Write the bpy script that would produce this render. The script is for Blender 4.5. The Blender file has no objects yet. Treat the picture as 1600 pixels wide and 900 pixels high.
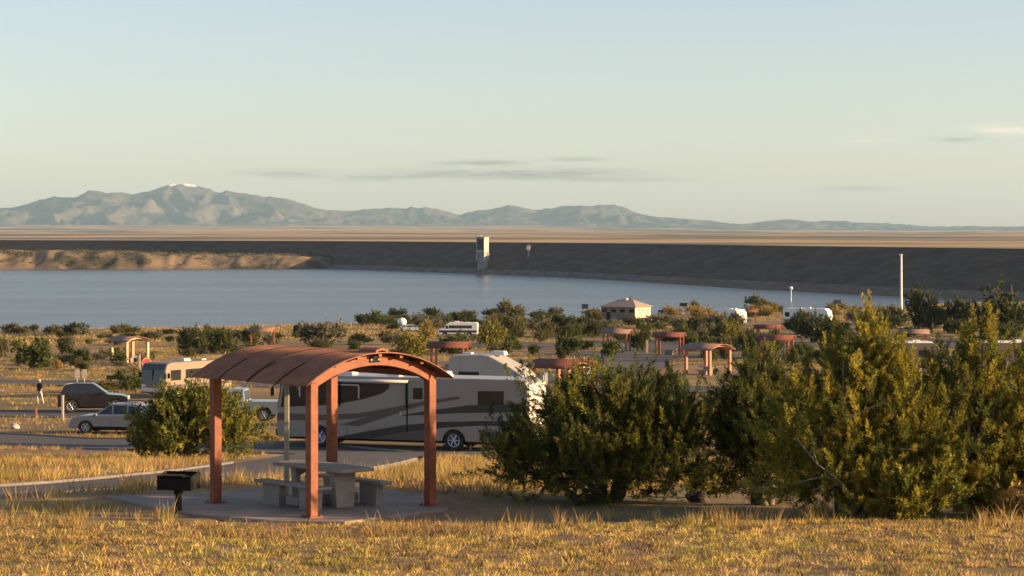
import bpy, bmesh, math, random
import numpy as np
from mathutils import Vector, Matrix

# ------------------------------------------------------------------ camera, sky, sun, exposure
SC = bpy.context.scene
COL = SC.collection
F = 3690.0            # focal length in photo pixels (1600 wide)
CAMZ = 5.22           # camera height above the picnic pad (z = 0)
HOR = 362.0           # horizon row in the photo
cam_d = bpy.data.cameras.new('camera')
cam = bpy.data.objects.new('camera', cam_d); COL.objects.link(cam)
cam.location = (0, 0, CAMZ); cam.rotation_euler = (math.radians(90), 0, 0)
cam_d.sensor_width = 36.0; cam_d.lens = 36.0 * F / 1600.0
cam_d.shift_y = -(450.0 - HOR) / 1600.0
cam_d.clip_start = 0.5; cam_d.clip_end = 200000
SC.camera = cam

SUN_EL, SUN_AZ = math.radians(11.5), math.radians(99.0)     # azimuth clockwise from +Y
world = bpy.data.worlds.new('World'); SC.world = world; world.use_nodes = True
wn = world.node_tree.nodes; wl = world.node_tree.links
for n in list(wn): wn.remove(n)
def wnode(t, **k):
    n = wn.new(t)
    for a, b in k.items(): setattr(n, a, b)
    return n
sky = wnode('ShaderNodeTexSky', sky_type='NISHITA', sun_disc=False, sun_elevation=SUN_EL, sun_rotation=SUN_AZ,
            altitude=1400, air_density=1.0, dust_density=2.2, ozone_density=2.2)
# thin streaks of cloud, by direction: azimuth across, elevation up
geo = wnode('ShaderNodeTexCoord')
sep = wnode('ShaderNodeSeparateXYZ'); wl.new(geo.outputs['Generated'], sep.inputs[0])
def wmath(op, a, b=None, c=None):
    n = wnode('ShaderNodeMath', operation=op)
    for i, v in enumerate((a, b, c)):
        if v is None: continue
        if isinstance(v, (int, float)): n.inputs[i].default_value = v
        else: wl.new(v, n.inputs[i])
    return n.outputs[0]
azi = wmath('ARCTAN2', sep.outputs[0], sep.outputs[1])
ele = sep.outputs[2]
comb = wnode('ShaderNodeCombineXYZ')
wl.new(wmath('MULTIPLY', azi, 22.0), comb.inputs[0]); wl.new(wmath('MULTIPLY', ele, 210.0), comb.inputs[1])
cn = wnode('ShaderNodeTexNoise'); cn.inputs['Scale'].default_value = 1.0; cn.inputs['Detail'].default_value = 6
cn.inputs['Roughness'].default_value = 0.62
wl.new(comb.outputs[0], cn.inputs['Vector'])
def blob(px, py, wx, wy, amp):
    a0 = math.atan((px - 800) / F); e0 = (HOR - py) / F
    da = wmath('DIVIDE', wmath('SUBTRACT', azi, a0), wx / F)
    de = wmath('DIVIDE', wmath('SUBTRACT', ele, e0), wy / F)
    r2 = wmath('ADD', wmath('MULTIPLY', da, da), wmath('MULTIPLY', de, de))
    return wmath('MULTIPLY', wmath('EXPONENT', wmath('MULTIPLY', r2, -1.0)), amp)
def total(lst):
    t = lst[0]
    for b in lst[1:]: t = wmath('ADD', t, b)
    return t
grey = total([blob(800, 271, 150, 7, 1.0), blob(585, 279, 80, 5, .8), blob(450, 271, 60, 6, .7), blob(750, 256, 60, 5, .75),
              blob(905, 249, 40, 3, .6), blob(1320, 296, 60, 4, .5), blob(940, 280, 110, 4, .6), blob(1500, 219, 30, 4, .7)])
white = total([blob(1575, 207, 65, 8, 1.0), blob(1350, 221, 40, 4, .35), blob(1780, 200, 120, 12, 1.0), blob(-250, 255, 160, 8, .9)])
def cloudfac(m, lo, gain, cap):
    t = wmath('MULTIPLY', m, wmath('MULTIPLY', wmath('SUBTRACT', cn.outputs['Fac'], lo), gain))
    return wmath('MINIMUM', wmath('MAXIMUM', t, 0.0), cap)
SKYTINT = (1.10, .95, .89, 1)
tint = wnode('ShaderNodeMix', data_type='RGBA', blend_type='MULTIPLY'); tint.inputs[0].default_value = 1.0
hs = wnode('ShaderNodeHueSaturation'); hs.inputs['Saturation'].default_value = .86; hs.inputs['Value'].default_value = 1.04
wl.new(sky.outputs[0], hs.inputs['Color']); wl.new(hs.outputs[0], tint.inputs[6]); tint.inputs[7].default_value = SKYTINT
mg = wnode('ShaderNodeMix', data_type='RGBA'); wl.new(cloudfac(grey, .32, 5.0, .95), mg.inputs[0]); wl.new(tint.outputs[2], mg.inputs[6])
gm = wnode('ShaderNodeMix', data_type='RGBA', blend_type='MULTIPLY'); gm.inputs[0].default_value = 1.0
wl.new(tint.outputs[2], gm.inputs[6]); gm.inputs[7].default_value = (.42, .44, .52, 1); wl.new(gm.outputs[2], mg.inputs[7])
mw = wnode('ShaderNodeMix', data_type='RGBA'); wl.new(cloudfac(white, .38, 5.0, .95), mw.inputs[0]); wl.new(mg.outputs[2], mw.inputs[6])
wm2 = wnode('ShaderNodeMix', data_type='RGBA', blend_type='MULTIPLY'); wm2.inputs[0].default_value = 1.0
wl.new(mg.outputs[2], wm2.inputs[6]); wm2.inputs[7].default_value = (1.5, 1.28, 1.22, 1); wl.new(wm2.outputs[2], mw.inputs[7])
bg = wnode('ShaderNodeBackground'); bg.inputs['Strength'].default_value = 0.088
wl.new(mw.outputs[2], bg.inputs['Color'])
wo = wnode('ShaderNodeOutputWorld'); wl.new(bg.outputs[0], wo.inputs['Surface'])

sun_d = bpy.data.lights.new('sun', 'SUN'); sun_d.energy = 5.0; sun_d.angle = math.radians(0.53); sun_d.color = (1.0, .67, .35)
sun = bpy.data.objects.new('sun', sun_d); COL.objects.link(sun)
to_sun = Vector((math.sin(SUN_AZ) * math.cos(SUN_EL), math.cos(SUN_AZ) * math.cos(SUN_EL), math.sin(SUN_EL)))
sun.rotation_euler = to_sun.to_track_quat('Z', 'Y').to_euler(); sun.location = to_sun * 60
SC.view_settings.view_transform = 'Standard'; SC.view_settings.look = 'None'
SC.view_settings.exposure = 1.3; SC.view_settings.gamma = 1.0; SC.view_settings.use_curve_mapping = False
SC.cycles.use_denoising = True
SC.cycles.max_bounces = 6; SC.cycles.volume_bounces = 1; SC.cycles.transparent_max_bounces = 8
SC.render.use_persistent_data = False

R = np.random.default_rng(7)
random.seed(7)

# ------------------------------------------------------------------ noise
def _hash(ix, iy, seed):
    n = (ix.astype(np.int64) * 374761393 + iy.astype(np.int64) * 668265263 + seed * 974711) & 0x7fffffff
    n = ((n ^ (n >> 13)) * 1274126177) & 0x7fffffff
    return ((n ^ (n >> 16)) & 0xffff) / 65535.0
def vnoise(x, y, seed=0):
    x = np.asarray(x, float); y = np.asarray(y, float)
    ix = np.floor(x); iy = np.floor(y); fx = x - ix; fy = y - iy
    fx = fx * fx * (3 - 2 * fx); fy = fy * fy * (3 - 2 * fy)
    a = _hash(ix, iy, seed); b = _hash(ix + 1, iy, seed); c = _hash(ix, iy + 1, seed); d = _hash(ix + 1, iy + 1, seed)
    return (a + (b - a) * fx) * (1 - fy) + (c + (d - c) * fx) * fy
def fbm(x, y, oct=4, seed=0, ridged=False):
    t = 0; amp = .5; s = 1.0
    for o in range(oct):
        n = vnoise(np.asarray(x) * s, np.asarray(y) * s, seed + o * 17)
        if ridged: n = 1 - np.abs(2 * n - 1)
        t = t + n * amp; amp *= .5; s *= 2.03
    return t
def smooth(a, b, x):
    t = np.clip((np.asarray(x, float) - a) / (b - a), 0, 1)
    return t * t * (3 - 2 * t)

# ------------------------------------------------------------------ materials
MATS = {}
def mat(name, color, rough=.6, metal=0.0, var=.0, vscale=3.0, bump=0.0, bscale=20.0, spec=.5, col2=None, attr=False, transl=0.0,
        streak=None, coat=0.0):
    if name in MATS: return MATS[name]
    m = bpy.data.materials.new(name); m.use_nodes = True
    nt = m.node_tree; N = nt.nodes; L = nt.links
    b = N['Principled BSDF']
    b.inputs['Roughness'].default_value = rough; b.inputs['Metallic'].default_value = metal
    b.inputs['Specular IOR Level'].default_value = spec; b.inputs['Coat Weight'].default_value = coat
    src = None
    if attr:
        a = N.new('ShaderNodeAttribute'); a.attribute_name = 'Col'; src = a.outputs['Color']
    if var > 0 or col2:
        tc = N.new('ShaderNodeTexCoord'); mp = N.new('ShaderNodeMapping'); L.new(tc.outputs['Object'], mp.inputs[0])
        if streak: mp.inputs['Scale'].default_value = streak
        nz = N.new('ShaderNodeTexNoise'); nz.inputs['Scale'].default_value = vscale; nz.inputs['Detail'].default_value = 6
        nz.inputs['Roughness'].default_value = .65
        L.new(mp.outputs[0], nz.inputs['Vector'])
        mx = N.new('ShaderNodeMix'); mx.data_type = 'RGBA'
        rp = N.new('ShaderNodeMapRange'); rp.inputs[1].default_value = .32; rp.inputs[2].default_value = .68
        L.new(nz.outputs['Fac'], rp.inputs[0]); L.new(rp.outputs[0], mx.inputs[0])
        c = np.array(color)
        c2 = np.array(col2) if col2 else c * (1 - var)
        c1 = c if col2 else np.minimum(c * (1 + var), 1)
        mx.inputs[6].default_value = (*c1, 1); mx.inputs[7].default_value = (*c2, 1)
        src = mx.outputs[2]
    if src is None: b.inputs['Base Color'].default_value = (*color, 1)
    else: L.new(src, b.inputs['Base Color'])
    if bump > 0:
        tc2 = N.new('ShaderNodeTexCoord'); nb = N.new('ShaderNodeTexNoise'); nb.inputs['Scale'].default_value = bscale
        nb.inputs['Detail'].default_value = 5; L.new(tc2.outputs['Object'], nb.inputs['Vector'])
        bp = N.new('ShaderNodeBump'); bp.inputs['Strength'].default_value = bump; bp.inputs['Distance'].default_value = .02
        L.new(nb.outputs['Fac'], bp.inputs['Height']); L.new(bp.outputs[0], b.inputs['Normal'])
    if transl > 0:
        tr = N.new('ShaderNodeBsdfTranslucent'); ms = N.new('ShaderNodeMixShader'); ms.inputs[0].default_value = transl
        if src is not None: L.new(src, tr.inputs['Color'])
        else: tr.inputs['Color'].default_value = (*color, 1)
        L.new(b.outputs[0], ms.inputs[1]); L.new(tr.outputs[0], ms.inputs[2])
        L.new(ms.outputs[0], N['Material Output'].inputs['Surface'])
    MATS[name] = m
    return m

M = {}
M['rust_post'] = mat('rust_steel_paint', (.225, .064, .025), .6, var=.30, vscale=4, bump=.15, bscale=60, spec=.35)
M['rust_roof'] = mat('rust_roof_sheet', (.28, .138, .088), .85, var=.22, vscale=4, spec=.08)
M['seam_shade'] = mat('roof_seam_shade', (.07, .04, .034), .9, var=.2, vscale=4, spec=.05)  # dark tone paints the shadow of the overlapping roof sheets
M['far_roof'] = mat('far_rust_roof', (.17, .062, .046), .7, var=.15, vscale=2, spec=.15)
M['far_post'] = mat('far_rust_post', (.36, .12, .06), .6, var=.1, vscale=2)
M['tan_post'] = mat('tan_post', (.52, .36, .21), .6, var=.1, vscale=2)
M['tan_roof'] = mat('tan_brown_roof', (.22, .13, .10), .7, var=.15, vscale=2)
M['concrete'] = mat('concrete', (.26, .23, .195), .85, var=.14, vscale=5, bump=.3, bscale=40)
M['pad'] = mat('pad_concrete', (.26, .205, .165), .9, var=.28, vscale=1.1, bump=.2, bscale=30)
M['kerb'] = mat('kerb_concrete', (.17, .15, .135), .9, var=.15, vscale=2)
M['black_steel'] = mat('black_steel', (.014, .013, .013), .8, var=.3, vscale=8, spec=.15)
M['dark'] = mat('dark_trim', (.016, .016, .017), .8, spec=.2, var=.2, vscale=5)
M['rubber'] = mat('tyre_rubber', (.025, .024, .024), .85, var=.2, vscale=10)
M['rim'] = mat('wheel_rim', (.45, .45, .46), .35, .7, var=.1, vscale=8)
M['glass'] = mat('dark_glass', (.018, .02, .024), .08, var=.2, vscale=1, spec=.6)
M['glass_blue'] = mat('blue_grey_glass', (.04, .05, .058), .25, var=.2, vscale=1, spec=.6)
M['rv_body'] = mat('champagne_paint', (.30, .255, .215), .35, var=.04, vscale=.6, coat=.25)
M['rv_dark'] = mat('charcoal_paint', (.035, .03, .03), .35, var=.1, vscale=.8, coat=.25)
M['rv_taupe'] = mat('taupe_paint', (.10, .078, .064), .35, var=.06, vscale=.8, coat=.25)
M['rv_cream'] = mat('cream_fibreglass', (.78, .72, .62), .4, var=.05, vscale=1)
M['white'] = mat('white_gelcoat', (.78, .77, .74), .4, var=.05, vscale=.8)
M['offwhite'] = mat('aged_white', (.62, .59, .54), .5, var=.08, vscale=.9)
M['offgrey'] = mat('dull_grey_gelcoat', (.36, .34, .315), .5, var=.08, vscale=.9)
M['tan_body'] = mat('tan_coach_paint', (.22, .16, .11), .45, var=.06, vscale=.8)
M['silver'] = mat('silver_paint', (.28, .28, .285), .35, .3, var=.04, vscale=1, coat=.4)
M['black_paint'] = mat('black_paint', (.014, .014, .016), .25, var=.1, vscale=1, coat=.5)
M['bluegrey'] = mat('blue_grey_paint', (.26, .30, .31), .35, .2, var=.05, vscale=1, coat=.3)
M['red_paint'] = mat('red_paint', (.50, .05, .04), .4, var=.06, vscale=1)
M['navy'] = mat('navy_panel', (.03, .035, .07), .5, var=.1, vscale=1)
M['lamp_glass'] = mat('lamp_lens', (.75, .73, .68), .2, var=.05, vscale=4)
M['tail'] = mat('tail_lens', (.35, .02, .02), .25, var=.05, vscale=4)
M['steel'] = mat('galvanised_steel', (.55, .55, .54), .5, .3, var=.08, vscale=2)
M['pole_white'] = mat('white_pole', (.70, .68, .64), .55, var=.06, vscale=1)
M['wood'] = mat('weathered_post', (.30, .15, .09), .85, var=.25, vscale=6, streak=(1, 1, .2))
M['palewood'] = mat('pale_post', (.50, .44, .36), .85, var=.2, vscale=6, streak=(1, 1, .2))
M['olive_post'] = mat('olive_grey_post', (.33, .31, .24), .6, var=.1, vscale=5)
M['bark'] = mat('juniper_bark', (.20, .15, .115), .95, var=.35, vscale=8, bump=.6, bscale=30, streak=(1, 1, .3))
M['deadwood'] = mat('grey_deadwood', (.24, .205, .175), .95, var=.25, vscale=8)
M['leaf'] = mat('juniper_leaf', (.1, .1, .03), .75, attr=True, transl=.34, spec=.12)
M['grass'] = mat('dry_grass', (.4, .3, .12), .8, attr=True, transl=.30, spec=.12)
M['stone'] = mat('pale_stone', (.42, .38, .34), .9, var=.2, vscale=4, bump=.5, bscale=10)
M['boulder'] = mat('dark_boulder', (.055, .042, .038), .9, var=.3, vscale=4, bump=.5, bscale=10)
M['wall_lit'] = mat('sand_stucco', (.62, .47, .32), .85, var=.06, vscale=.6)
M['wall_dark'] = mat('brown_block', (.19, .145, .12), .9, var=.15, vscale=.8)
M['front_shade'] = mat('olive_brown_shade', (.22, .18, .12), .85, var=.1, vscale=.6)  # shade of the building's front wall, put into the colour
M['bldg_roof'] = mat('pale_brown_roof', (.36, .25, .20), .8, var=.1, vscale=.8)
M['tower'] = mat('tower_concrete', (.30, .29, .27), .85, var=.14, vscale=.3)
M['tower_white'] = mat('tower_white', (.42, .405, .37), .7, var=.06, vscale=.4)
M['tower_dark'] = mat('tower_louvre', (.09, .075, .05), .8, var=.2, vscale=.5)
M['skin'] = mat('skin', (.45, .28, .20), .6, var=.05, vscale=6)

# ------------------------------------------------------------------ mesh helpers
def link(o, parent=None):
    COL.objects.link(o)
    if parent is not None: o.parent = parent
    return o
def tag(o, label=None, cat=None, group=None, kind=None):
    if label: o['label'] = label
    if cat: o['category'] = cat
    if group: o['group'] = group
    if kind: o['kind'] = kind
    return o
def np_mesh(name, V, Q, cols=None, smooth_=False):
    V = np.asarray(V, np.float32); Q = np.asarray(Q, np.int32)
    me = bpy.data.meshes.new(name); k = Q.shape[1]
    me.vertices.add(len(V)); me.vertices.foreach_set('co', V.ravel())
    me.loops.add(Q.size); me.loops.foreach_set('vertex_index', Q.ravel())
    me.polygons.add(len(Q)); me.polygons.foreach_set('loop_start', np.arange(0, Q.size, k, dtype=np.int32))
    me.polygons.foreach_set('loop_total', np.full(len(Q), k, np.int32))
    if smooth_: me.polygons.foreach_set('use_smooth', np.ones(len(Q), bool))
    if cols is not None:
        a = me.color_attributes.new('Col', 'FLOAT_COLOR', 'POINT')
        c = np.ones((len(V), 4), np.float32); c[:, :3] = cols
        a.data.foreach_set('color', c.ravel())
    me.update(); me.validate()
    return me
def np_obj(name, V, Q, m, parent=None, cols=None, smooth_=False):
    me = np_mesh(name, V, Q, cols, smooth_); me.materials.append(m)
    return link(bpy.data.objects.new(name, me), parent)
def grid_faces(nr, nc):
    r = np.arange(nr - 1)[:, None]; c = np.arange(nc - 1)[None, :]
    a = (r * nc + c).ravel()
    return np.stack([a, a + 1, a + 1 + nc, a + nc], 1)

class MB:
    def __init__(s): s.v = []; s.f = []
    def add(s, vs, fs):
        o = len(s.v); s.v += [tuple(v) for v in vs]; s.f += [tuple(i + o for i in f) for f in fs]; return s
    def box(s, c, d, rz=0.0, top=(1, 1)):
        x, y, z = [a / 2 for a in d]; ca, sa = math.cos(rz), math.sin(rz); vs = []
        for dz in (-1, 1):
            kx, ky = (1, 1) if dz < 0 else top
            for dx, dy in ((-1, -1), (1, -1), (1, 1), (-1, 1)):
                px, py = dx * x * kx, dy * y * ky
                vs.append((c[0] + px * ca - py * sa, c[1] + px * sa + py * ca, c[2] + dz * z))
        return s.add(vs, [(3, 2, 1, 0), (4, 5, 6, 7), (0, 1, 5, 4), (1, 2, 6, 5), (2, 3, 7, 6), (3, 0, 4, 7)])
    def prism(s, poly, y0, y1, axis='y', inset=0.0):
        """poly in (x,z) extruded along y (axis='y'), or (x,y) along z (axis='z'), or (y,z) along x (axis='x')"""
        n = len(poly)
        def P(a, b, t):
            return (a, t, b) if axis == 'y' else ((a, b, t) if axis == 'z' else (t, a, b))
        vs = [P(a, b, y0) for a, b in poly] + [P(a, b, y1) for a, b in poly]
        fs = [tuple(range(n)), tuple(range(2 * n - 1, n - 1, -1))] + [(i, i + n, (i + 1) % n + n, (i + 1) % n) for i in range(n)]
        return s.add(vs, fs)
    def tube(s, p0, p1, r0, r1=None, n=8, cap=True):
        r1 = r0 if r1 is None else r1
        a, b = Vector(p0), Vector(p1); d = (b - a).normalized()
        u = d.orthogonal().normalized(); w = d.cross(u); vs = []
        for p, r in ((a, r0), (b, r1)):
            for i in range(n):
                t = 2 * math.pi * i / n; vs.append(p + u * (math.cos(t) * r) + w * (math.sin(t) * r))
        fs = [(i, (i + 1) % n, (i + 1) % n + n, i + n) for i in range(n)]
        if cap: fs += [tuple(range(n - 1, -1, -1)), tuple(range(n, 2 * n))]
        return s.add(vs, fs)
    def path(s, pts, radii, n=6):
        pts = [Vector(p) for p in pts]; vs = []
        for i, p in enumerate(pts):
            d = (pts[min(i + 1, len(pts) - 1)] - pts[max(i - 1, 0)]).normalized()
            ref = Vector((0, 0, 1)) if abs(d.z) < .9 else Vector((1, 0, 0))
            u = d.cross(ref).normalized(); w = d.cross(u)
            for k in range(n):
                t = 2 * math.pi * k / n; vs.append(p + (u * math.cos(t) + w * math.sin(t)) * radii[i])
        fs = []
        for i in range(len(pts) - 1):
            for k in range(n): fs.append((i * n + k, i * n + (k + 1) % n, (i + 1) * n + (k + 1) % n, (i + 1) * n + k))
        fs += [tuple(range(n)), tuple(range(len(vs) - n, len(vs)))]
        return s.add(vs, fs)
    def lathe(s, prof, c=(0, 0, 0), axis='z', n=20):
        """prof: (radius, height) list"""
        vs = []
        for r, h in prof:
            for i in range(n):
                t = 2 * math.pi * i / n; a, b = r * math.cos(t), r * math.sin(t)
                p = (a, b, h) if axis == 'z' else (a, h, b)
                vs.append((c[0] + p[0], c[1] + p[1], c[2] + p[2]))
        fs = []
        for j in range(len(prof) - 1):
            for i in range(n): fs.append((j * n + i, j * n + (i + 1) % n, (j + 1) * n + (i + 1) % n, (j + 1) * n + i))
        fs += [tuple(range(n - 1, -1, -1)), tuple(range((len(prof) - 1) * n, len(prof) * n))]
        return s.add(vs, fs)
    def build(s, name, m, parent=None, smooth_=False, bevel=0.0):
        me = bpy.data.meshes.new(name); me.from_pydata(s.v, [], s.f); me.update()
        bm = bmesh.new(); bm.from_mesh(me); bmesh.ops.recalc_face_normals(bm, faces=bm.faces); bm.to_mesh(me); bm.free()
        me.materials.append(m)
        if smooth_:
            for p in me.polygons: p.use_smooth = True
        o = link(bpy.data.objects.new(name, me), parent)
        if bevel > 0:
            b = o.modifiers.new('bevel', 'BEVEL'); b.width = bevel; b.segments = 2; b.limit_method = 'ANGLE'; b.angle_limit = math.radians(35)
        return o
def thing(name, label, cat, loc=(0, 0, 0), rz=0.0, group=None):
    o = bpy.data.objects.new(name, None); o.empty_display_size = .2; COL.objects.link(o)
    o.location = loc; o.rotation_euler = (0, 0, rz)
    return tag(o, label, cat, group)
def copy_tree(o, parent=None):
    c = o.copy(); COL.objects.link(c); c.parent = parent
    for ch in o.children: copy_tree(ch, c)
    return c
def remove_tree(o):
    for ch in list(o.children): remove_tree(ch)
    bpy.data.objects.remove(o)

# ------------------------------------------------------------------ terrain
LP = np.array([(-400, 1.4), (0, 1.7), (20, 3.5), (32, 4.67), (41, 5.05), (45, 5.25), (60, 6.34), (80, 7.8), (105, 9.71), (115, 10.35), (128, 10.9), (150, 11.4),
               (172, 12.1), (200, 12.9), (277, 15.1), (400, 19.4), (500, 22.3), (575, 24.2), (600, 25), (640, 26.5), (900, 33), (3000, 40)], float)
RP = np.array([(-400, 1.4), (0, 1.7), (20, 3.5), (32, 4.67), (41, 5.05), (45, 5.25), (60, 6.34), (80, 7.8), (105, 9.71), (115, 10.35), (128, 10.9), (150, 11.4),
               (172, 12.1), (200, 12.9), (277, 15.1), (316, 16.2), (400, 17.4), (490, 18.4), (650, 22.4), (800, 24.2), (870, 25), (920, 27.5), (1500, 34), (3000, 40)], float)
FLATS = []          # (x, y, radius, falloff, z)
def T0(x, y):
    x = np.asarray(x, float); y = np.asarray(y, float)
    u = np.clip((x / np.maximum(y, 60) * F) / 800, -1.3, 1.3)
    w = np.clip((u + 1) / 2, 0, 1)
    hl = np.interp(y, LP[:, 0], LP[:, 1]); hr = np.interp(y, RP[:, 0], RP[:, 1])
    z = CAMZ - (hl * (1 - w) + hr * w)
    amp = np.interp(y, [20, 60, 200, 500, 700], [.05, .12, .35, .5, .5])
    z = z + (fbm(x / 14, y / 14, 3, 3) - .45) * amp
    return z
def T(x, y):
    x = np.asarray(x, float); y = np.asarray(y, float); z = T0(x, y)
    for fx, fy, r, fo, fz in FLATS:
        d = np.hypot(x - fx, y - fy); k = 1 - smooth(r, r + fo, d)
        z = z * (1 - k) + fz * k
    return z
def X(px, d): return (px - 800.0) / F * d
def pyrow(x, d, z): return HOR + (CAMZ - z) * F / d
def depth_for(px, row):
    d = np.geomspace(30, 1000, 4000); xs = X(px, d)
    rows = HOR + (CAMZ - T(xs, d)) * F / d
    i = np.argmax(rows <= row)
    return float(d[i]) if rows[i] <= row else 700.0
def flat(px, d, r, fo, dz=0.0):
    x = X(px, d); z = float(T0(x, d)) + dz
    FLATS.append((x, d, r, fo, z)); return x, d, z
FLATS.append((-3.8, 45.2, 4.4, 4.0, -.04))
RV_X, RV_D, RV_Z = flat(640, 110.5, 5.5, 5, 0.0)
CAR = flat(182, 127, 3, 4)
SUV = flat(146, 149, 3, 4)

ROADS = [   # (half width, centre line, with kerbs)
    (5.2, [(-70, 139), (-40, 127), (-25, 119), (-12, 107.5), (0, 95), (14, 86), (30, 79), (60, 72)]),
    (2.7, [(-30, 42), (-20, 45), (-14, 48.2), (-10.3, 53.5), (-8.2, 60), (-7.0, 70), (-6.3, 82), (-6.0, 98)]),
    (3.6, [(-90, 158), (-60, 152), (-40, 149), (-26, 147), (-14, 152), (-4, 165)]),
    (5.0, [(-130, 212), (-80, 206), (-45, 203), (-20, 199), (10, 190), (40, 180), (80, 172)]),
    (5.0, [(-8, 190), (8, 230), (14, 280), (18, 330), (26, 360), (60, 372), (120, 380)]),
    (13.0, [(-12, 362), (10, 365), (40, 356), (75, 350), (130, 345)]),
    (8.0, [(4, 318), (30, 300), (60, 290), (110, 285)]),
    (4.0, [(-120, 268), (-80, 262), (-50, 258), (-20, 262), (14, 280)]),
    (5.0, [(10, 560), (30, 585), (60, 600), (110, 560), (160, 520)]),
]
def densify(pts, step):
    pts = [np.array(p, float) for p in pts]
    # Catmull-Rom
    out = []
    P = [2 * pts[0] - pts[1]] + pts + [2 * pts[-1] - pts[-2]]
    for i in range(1, len(P) - 2):
        n = max(2, int(np.linalg.norm(P[i + 1] - P[i]) / step))
        for k in range(n):
            t = k / n
            out.append(.5 * ((2 * P[i]) + (-P[i - 1] + P[i + 1]) * t + (2 * P[i - 1] - 5 * P[i] + 4 * P[i + 1] - P[i + 2]) * t * t + (-P[i - 1] + 3 * P[i] - 3 * P[i + 1] + P[i + 2]) * t ** 3))
    out.append(pts[-1]); return np.array(out)
ROADL = [(hw, densify(p, 2.0)) for hw, p in ROADS]
PAD = np.array([(-8.1, 46.7), (-6.0, 43.8), (-4.4, 42.75), (-3.0, 42.55), (-1.2, 44.6), (-1.75, 47.0), (-3.6, 48.6), (-5.0, 48.2), (-6.3, 47.2)])
def road_dist(x, y):
    """signed-ish: distance to nearest road edge (negative inside)"""
    x = np.asarray(x, float); y = np.asarray(y, float); best = np.full(x.shape, 1e9)
    for hw, pl in ROADL:
        a = pl[:-1]; b = pl[1:]
        lo = np.minimum(a, b).min(0) - 12; hi = np.maximum(a, b).max(0) + 12
        sel = (x > lo[0]) & (x < hi[0]) & (y > lo[1]) & (y < hi[1])
        if not sel.any(): continue
        xs = x[sel]; ys = y[sel]; m = np.full(xs.shape, 1e9)
        for p, q in zip(a, b):
            d = q - p; t = np.clip(((xs - p[0]) * d[0] + (ys - p[1]) * d[1]) / (d @ d), 0, 1)
            m = np.minimum(m, np.hypot(xs - p[0] - t * d[0], ys - p[1] - t * d[1]))
        bs = best[sel]; best[sel] = np.minimum(bs, m - hw)
    return best
def in_pad(x, y, grow=0.0):
    c = PAD.mean(0); P = c + (PAD - c) * (1 + grow / 3.0)
    ins = np.zeros(np.shape(x), bool); j = len(P) - 1
    for i in range(len(P)):
        xi, yi = P[i]; xj, yj = P[j]
        ins ^= ((yi > y) != (yj > y)) & (x < (xj - xi) * (y - yi) / (yj - yi + 1e-12) + xi); j = i
    return ins

# ground sheet (the rows are closer together near the camp)
rows = np.concatenate([np.arange(-300, 0, 20), np.arange(0, 30, 2), np.arange(30, 160, .7), np.arange(160, 420, 2.5), np.arange(420, 1000, 8), np.arange(1000, 1500, 40)])
uc = np.linspace(-1, 1, 261); uc = np.sign(uc) * (np.abs(uc) ** 1.15)
GX = uc[None, :] * (64 + .36 * np.maximum(rows, 0))[:, None]; GY = np.repeat(rows[:, None], len(uc), 1)
GZ = T(GX, GY); RD = road_dist(GX, GY)
GZ = GZ - .10 * (1 - smooth(-.3, .9, RD))
GZ = GZ - .06 * in_pad(GX, GY)
def ground_material():
    m = bpy.data.materials.new('dry_ground'); m.use_nodes = True; nt = m.node_tree; N = nt.nodes; L = nt.links
    b = N['Principled BSDF']; b.inputs['Roughness'].default_value = .95; b.inputs['Specular IOR Level'].default_value = .1
    g = N.new('ShaderNodeNewGeometry')
    def noise(scale, detail=6, sc=(1, 1, 1)):
        mp = N.new('ShaderNodeMapping'); mp.inputs['Scale'].default_value = sc; L.new(g.outputs['Position'], mp.inputs[0])
        n = N.new('ShaderNodeTexNoise'); n.inputs['Scale'].default_value = scale; n.inputs['Detail'].default_value = detail; n.inputs['Roughness'].default_value = .65
        L.new(mp.outputs[0], n.inputs['Vector']); return n.outputs['Fac']
    def ramp(f, a, b_):
        r = N.new('ShaderNodeMapRange'); r.inputs[1].default_value = a; r.inputs[2].default_value = b_; L.new(f, r.inputs[0]); return r.outputs[0]
    def mix(f, a, c):
        x = N.new('ShaderNodeMix'); x.data_type = 'RGBA'; L.new(f, x.inputs[0])
        for i, v in ((6, a), (7, c)):
            if isinstance(v, tuple): x.inputs[i].default_value = (*v, 1)
            else: L.new(v, x.inputs[i])
        return x.outputs[2]
    c = mix(ramp(noise(2.2), .35, .65), (.30, .20, .115), (.19, .125, .085))
    c = mix(ramp(noise(.11, 5, (1, .5, 1)), .42, .62), c, (.36, .245, .10))
    c = mix(ramp(noise(.035, 6, (1, .45, 1)), .45, .62), c, (.14, .125, .065))
    L.new(c, b.inputs['Base Color'])
    bp = N.new('ShaderNodeBump'); bp.inputs['Strength'].default_value = .5; bp.inputs['Distance'].default_value = .05
    L.new(noise(9), bp.inputs['Height']); L.new(bp.outputs[0], b.inputs['Normal'])
    return m
M['ground'] = ground_material()
g = np_obj('ground', np.stack([GX, GY, GZ], -1).reshape(-1, 3), grid_faces(len(rows), len(uc)), M['ground'], smooth_=True)
tag(g, 'sloping dry grassland running down to the lake', kind='structure')

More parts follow.
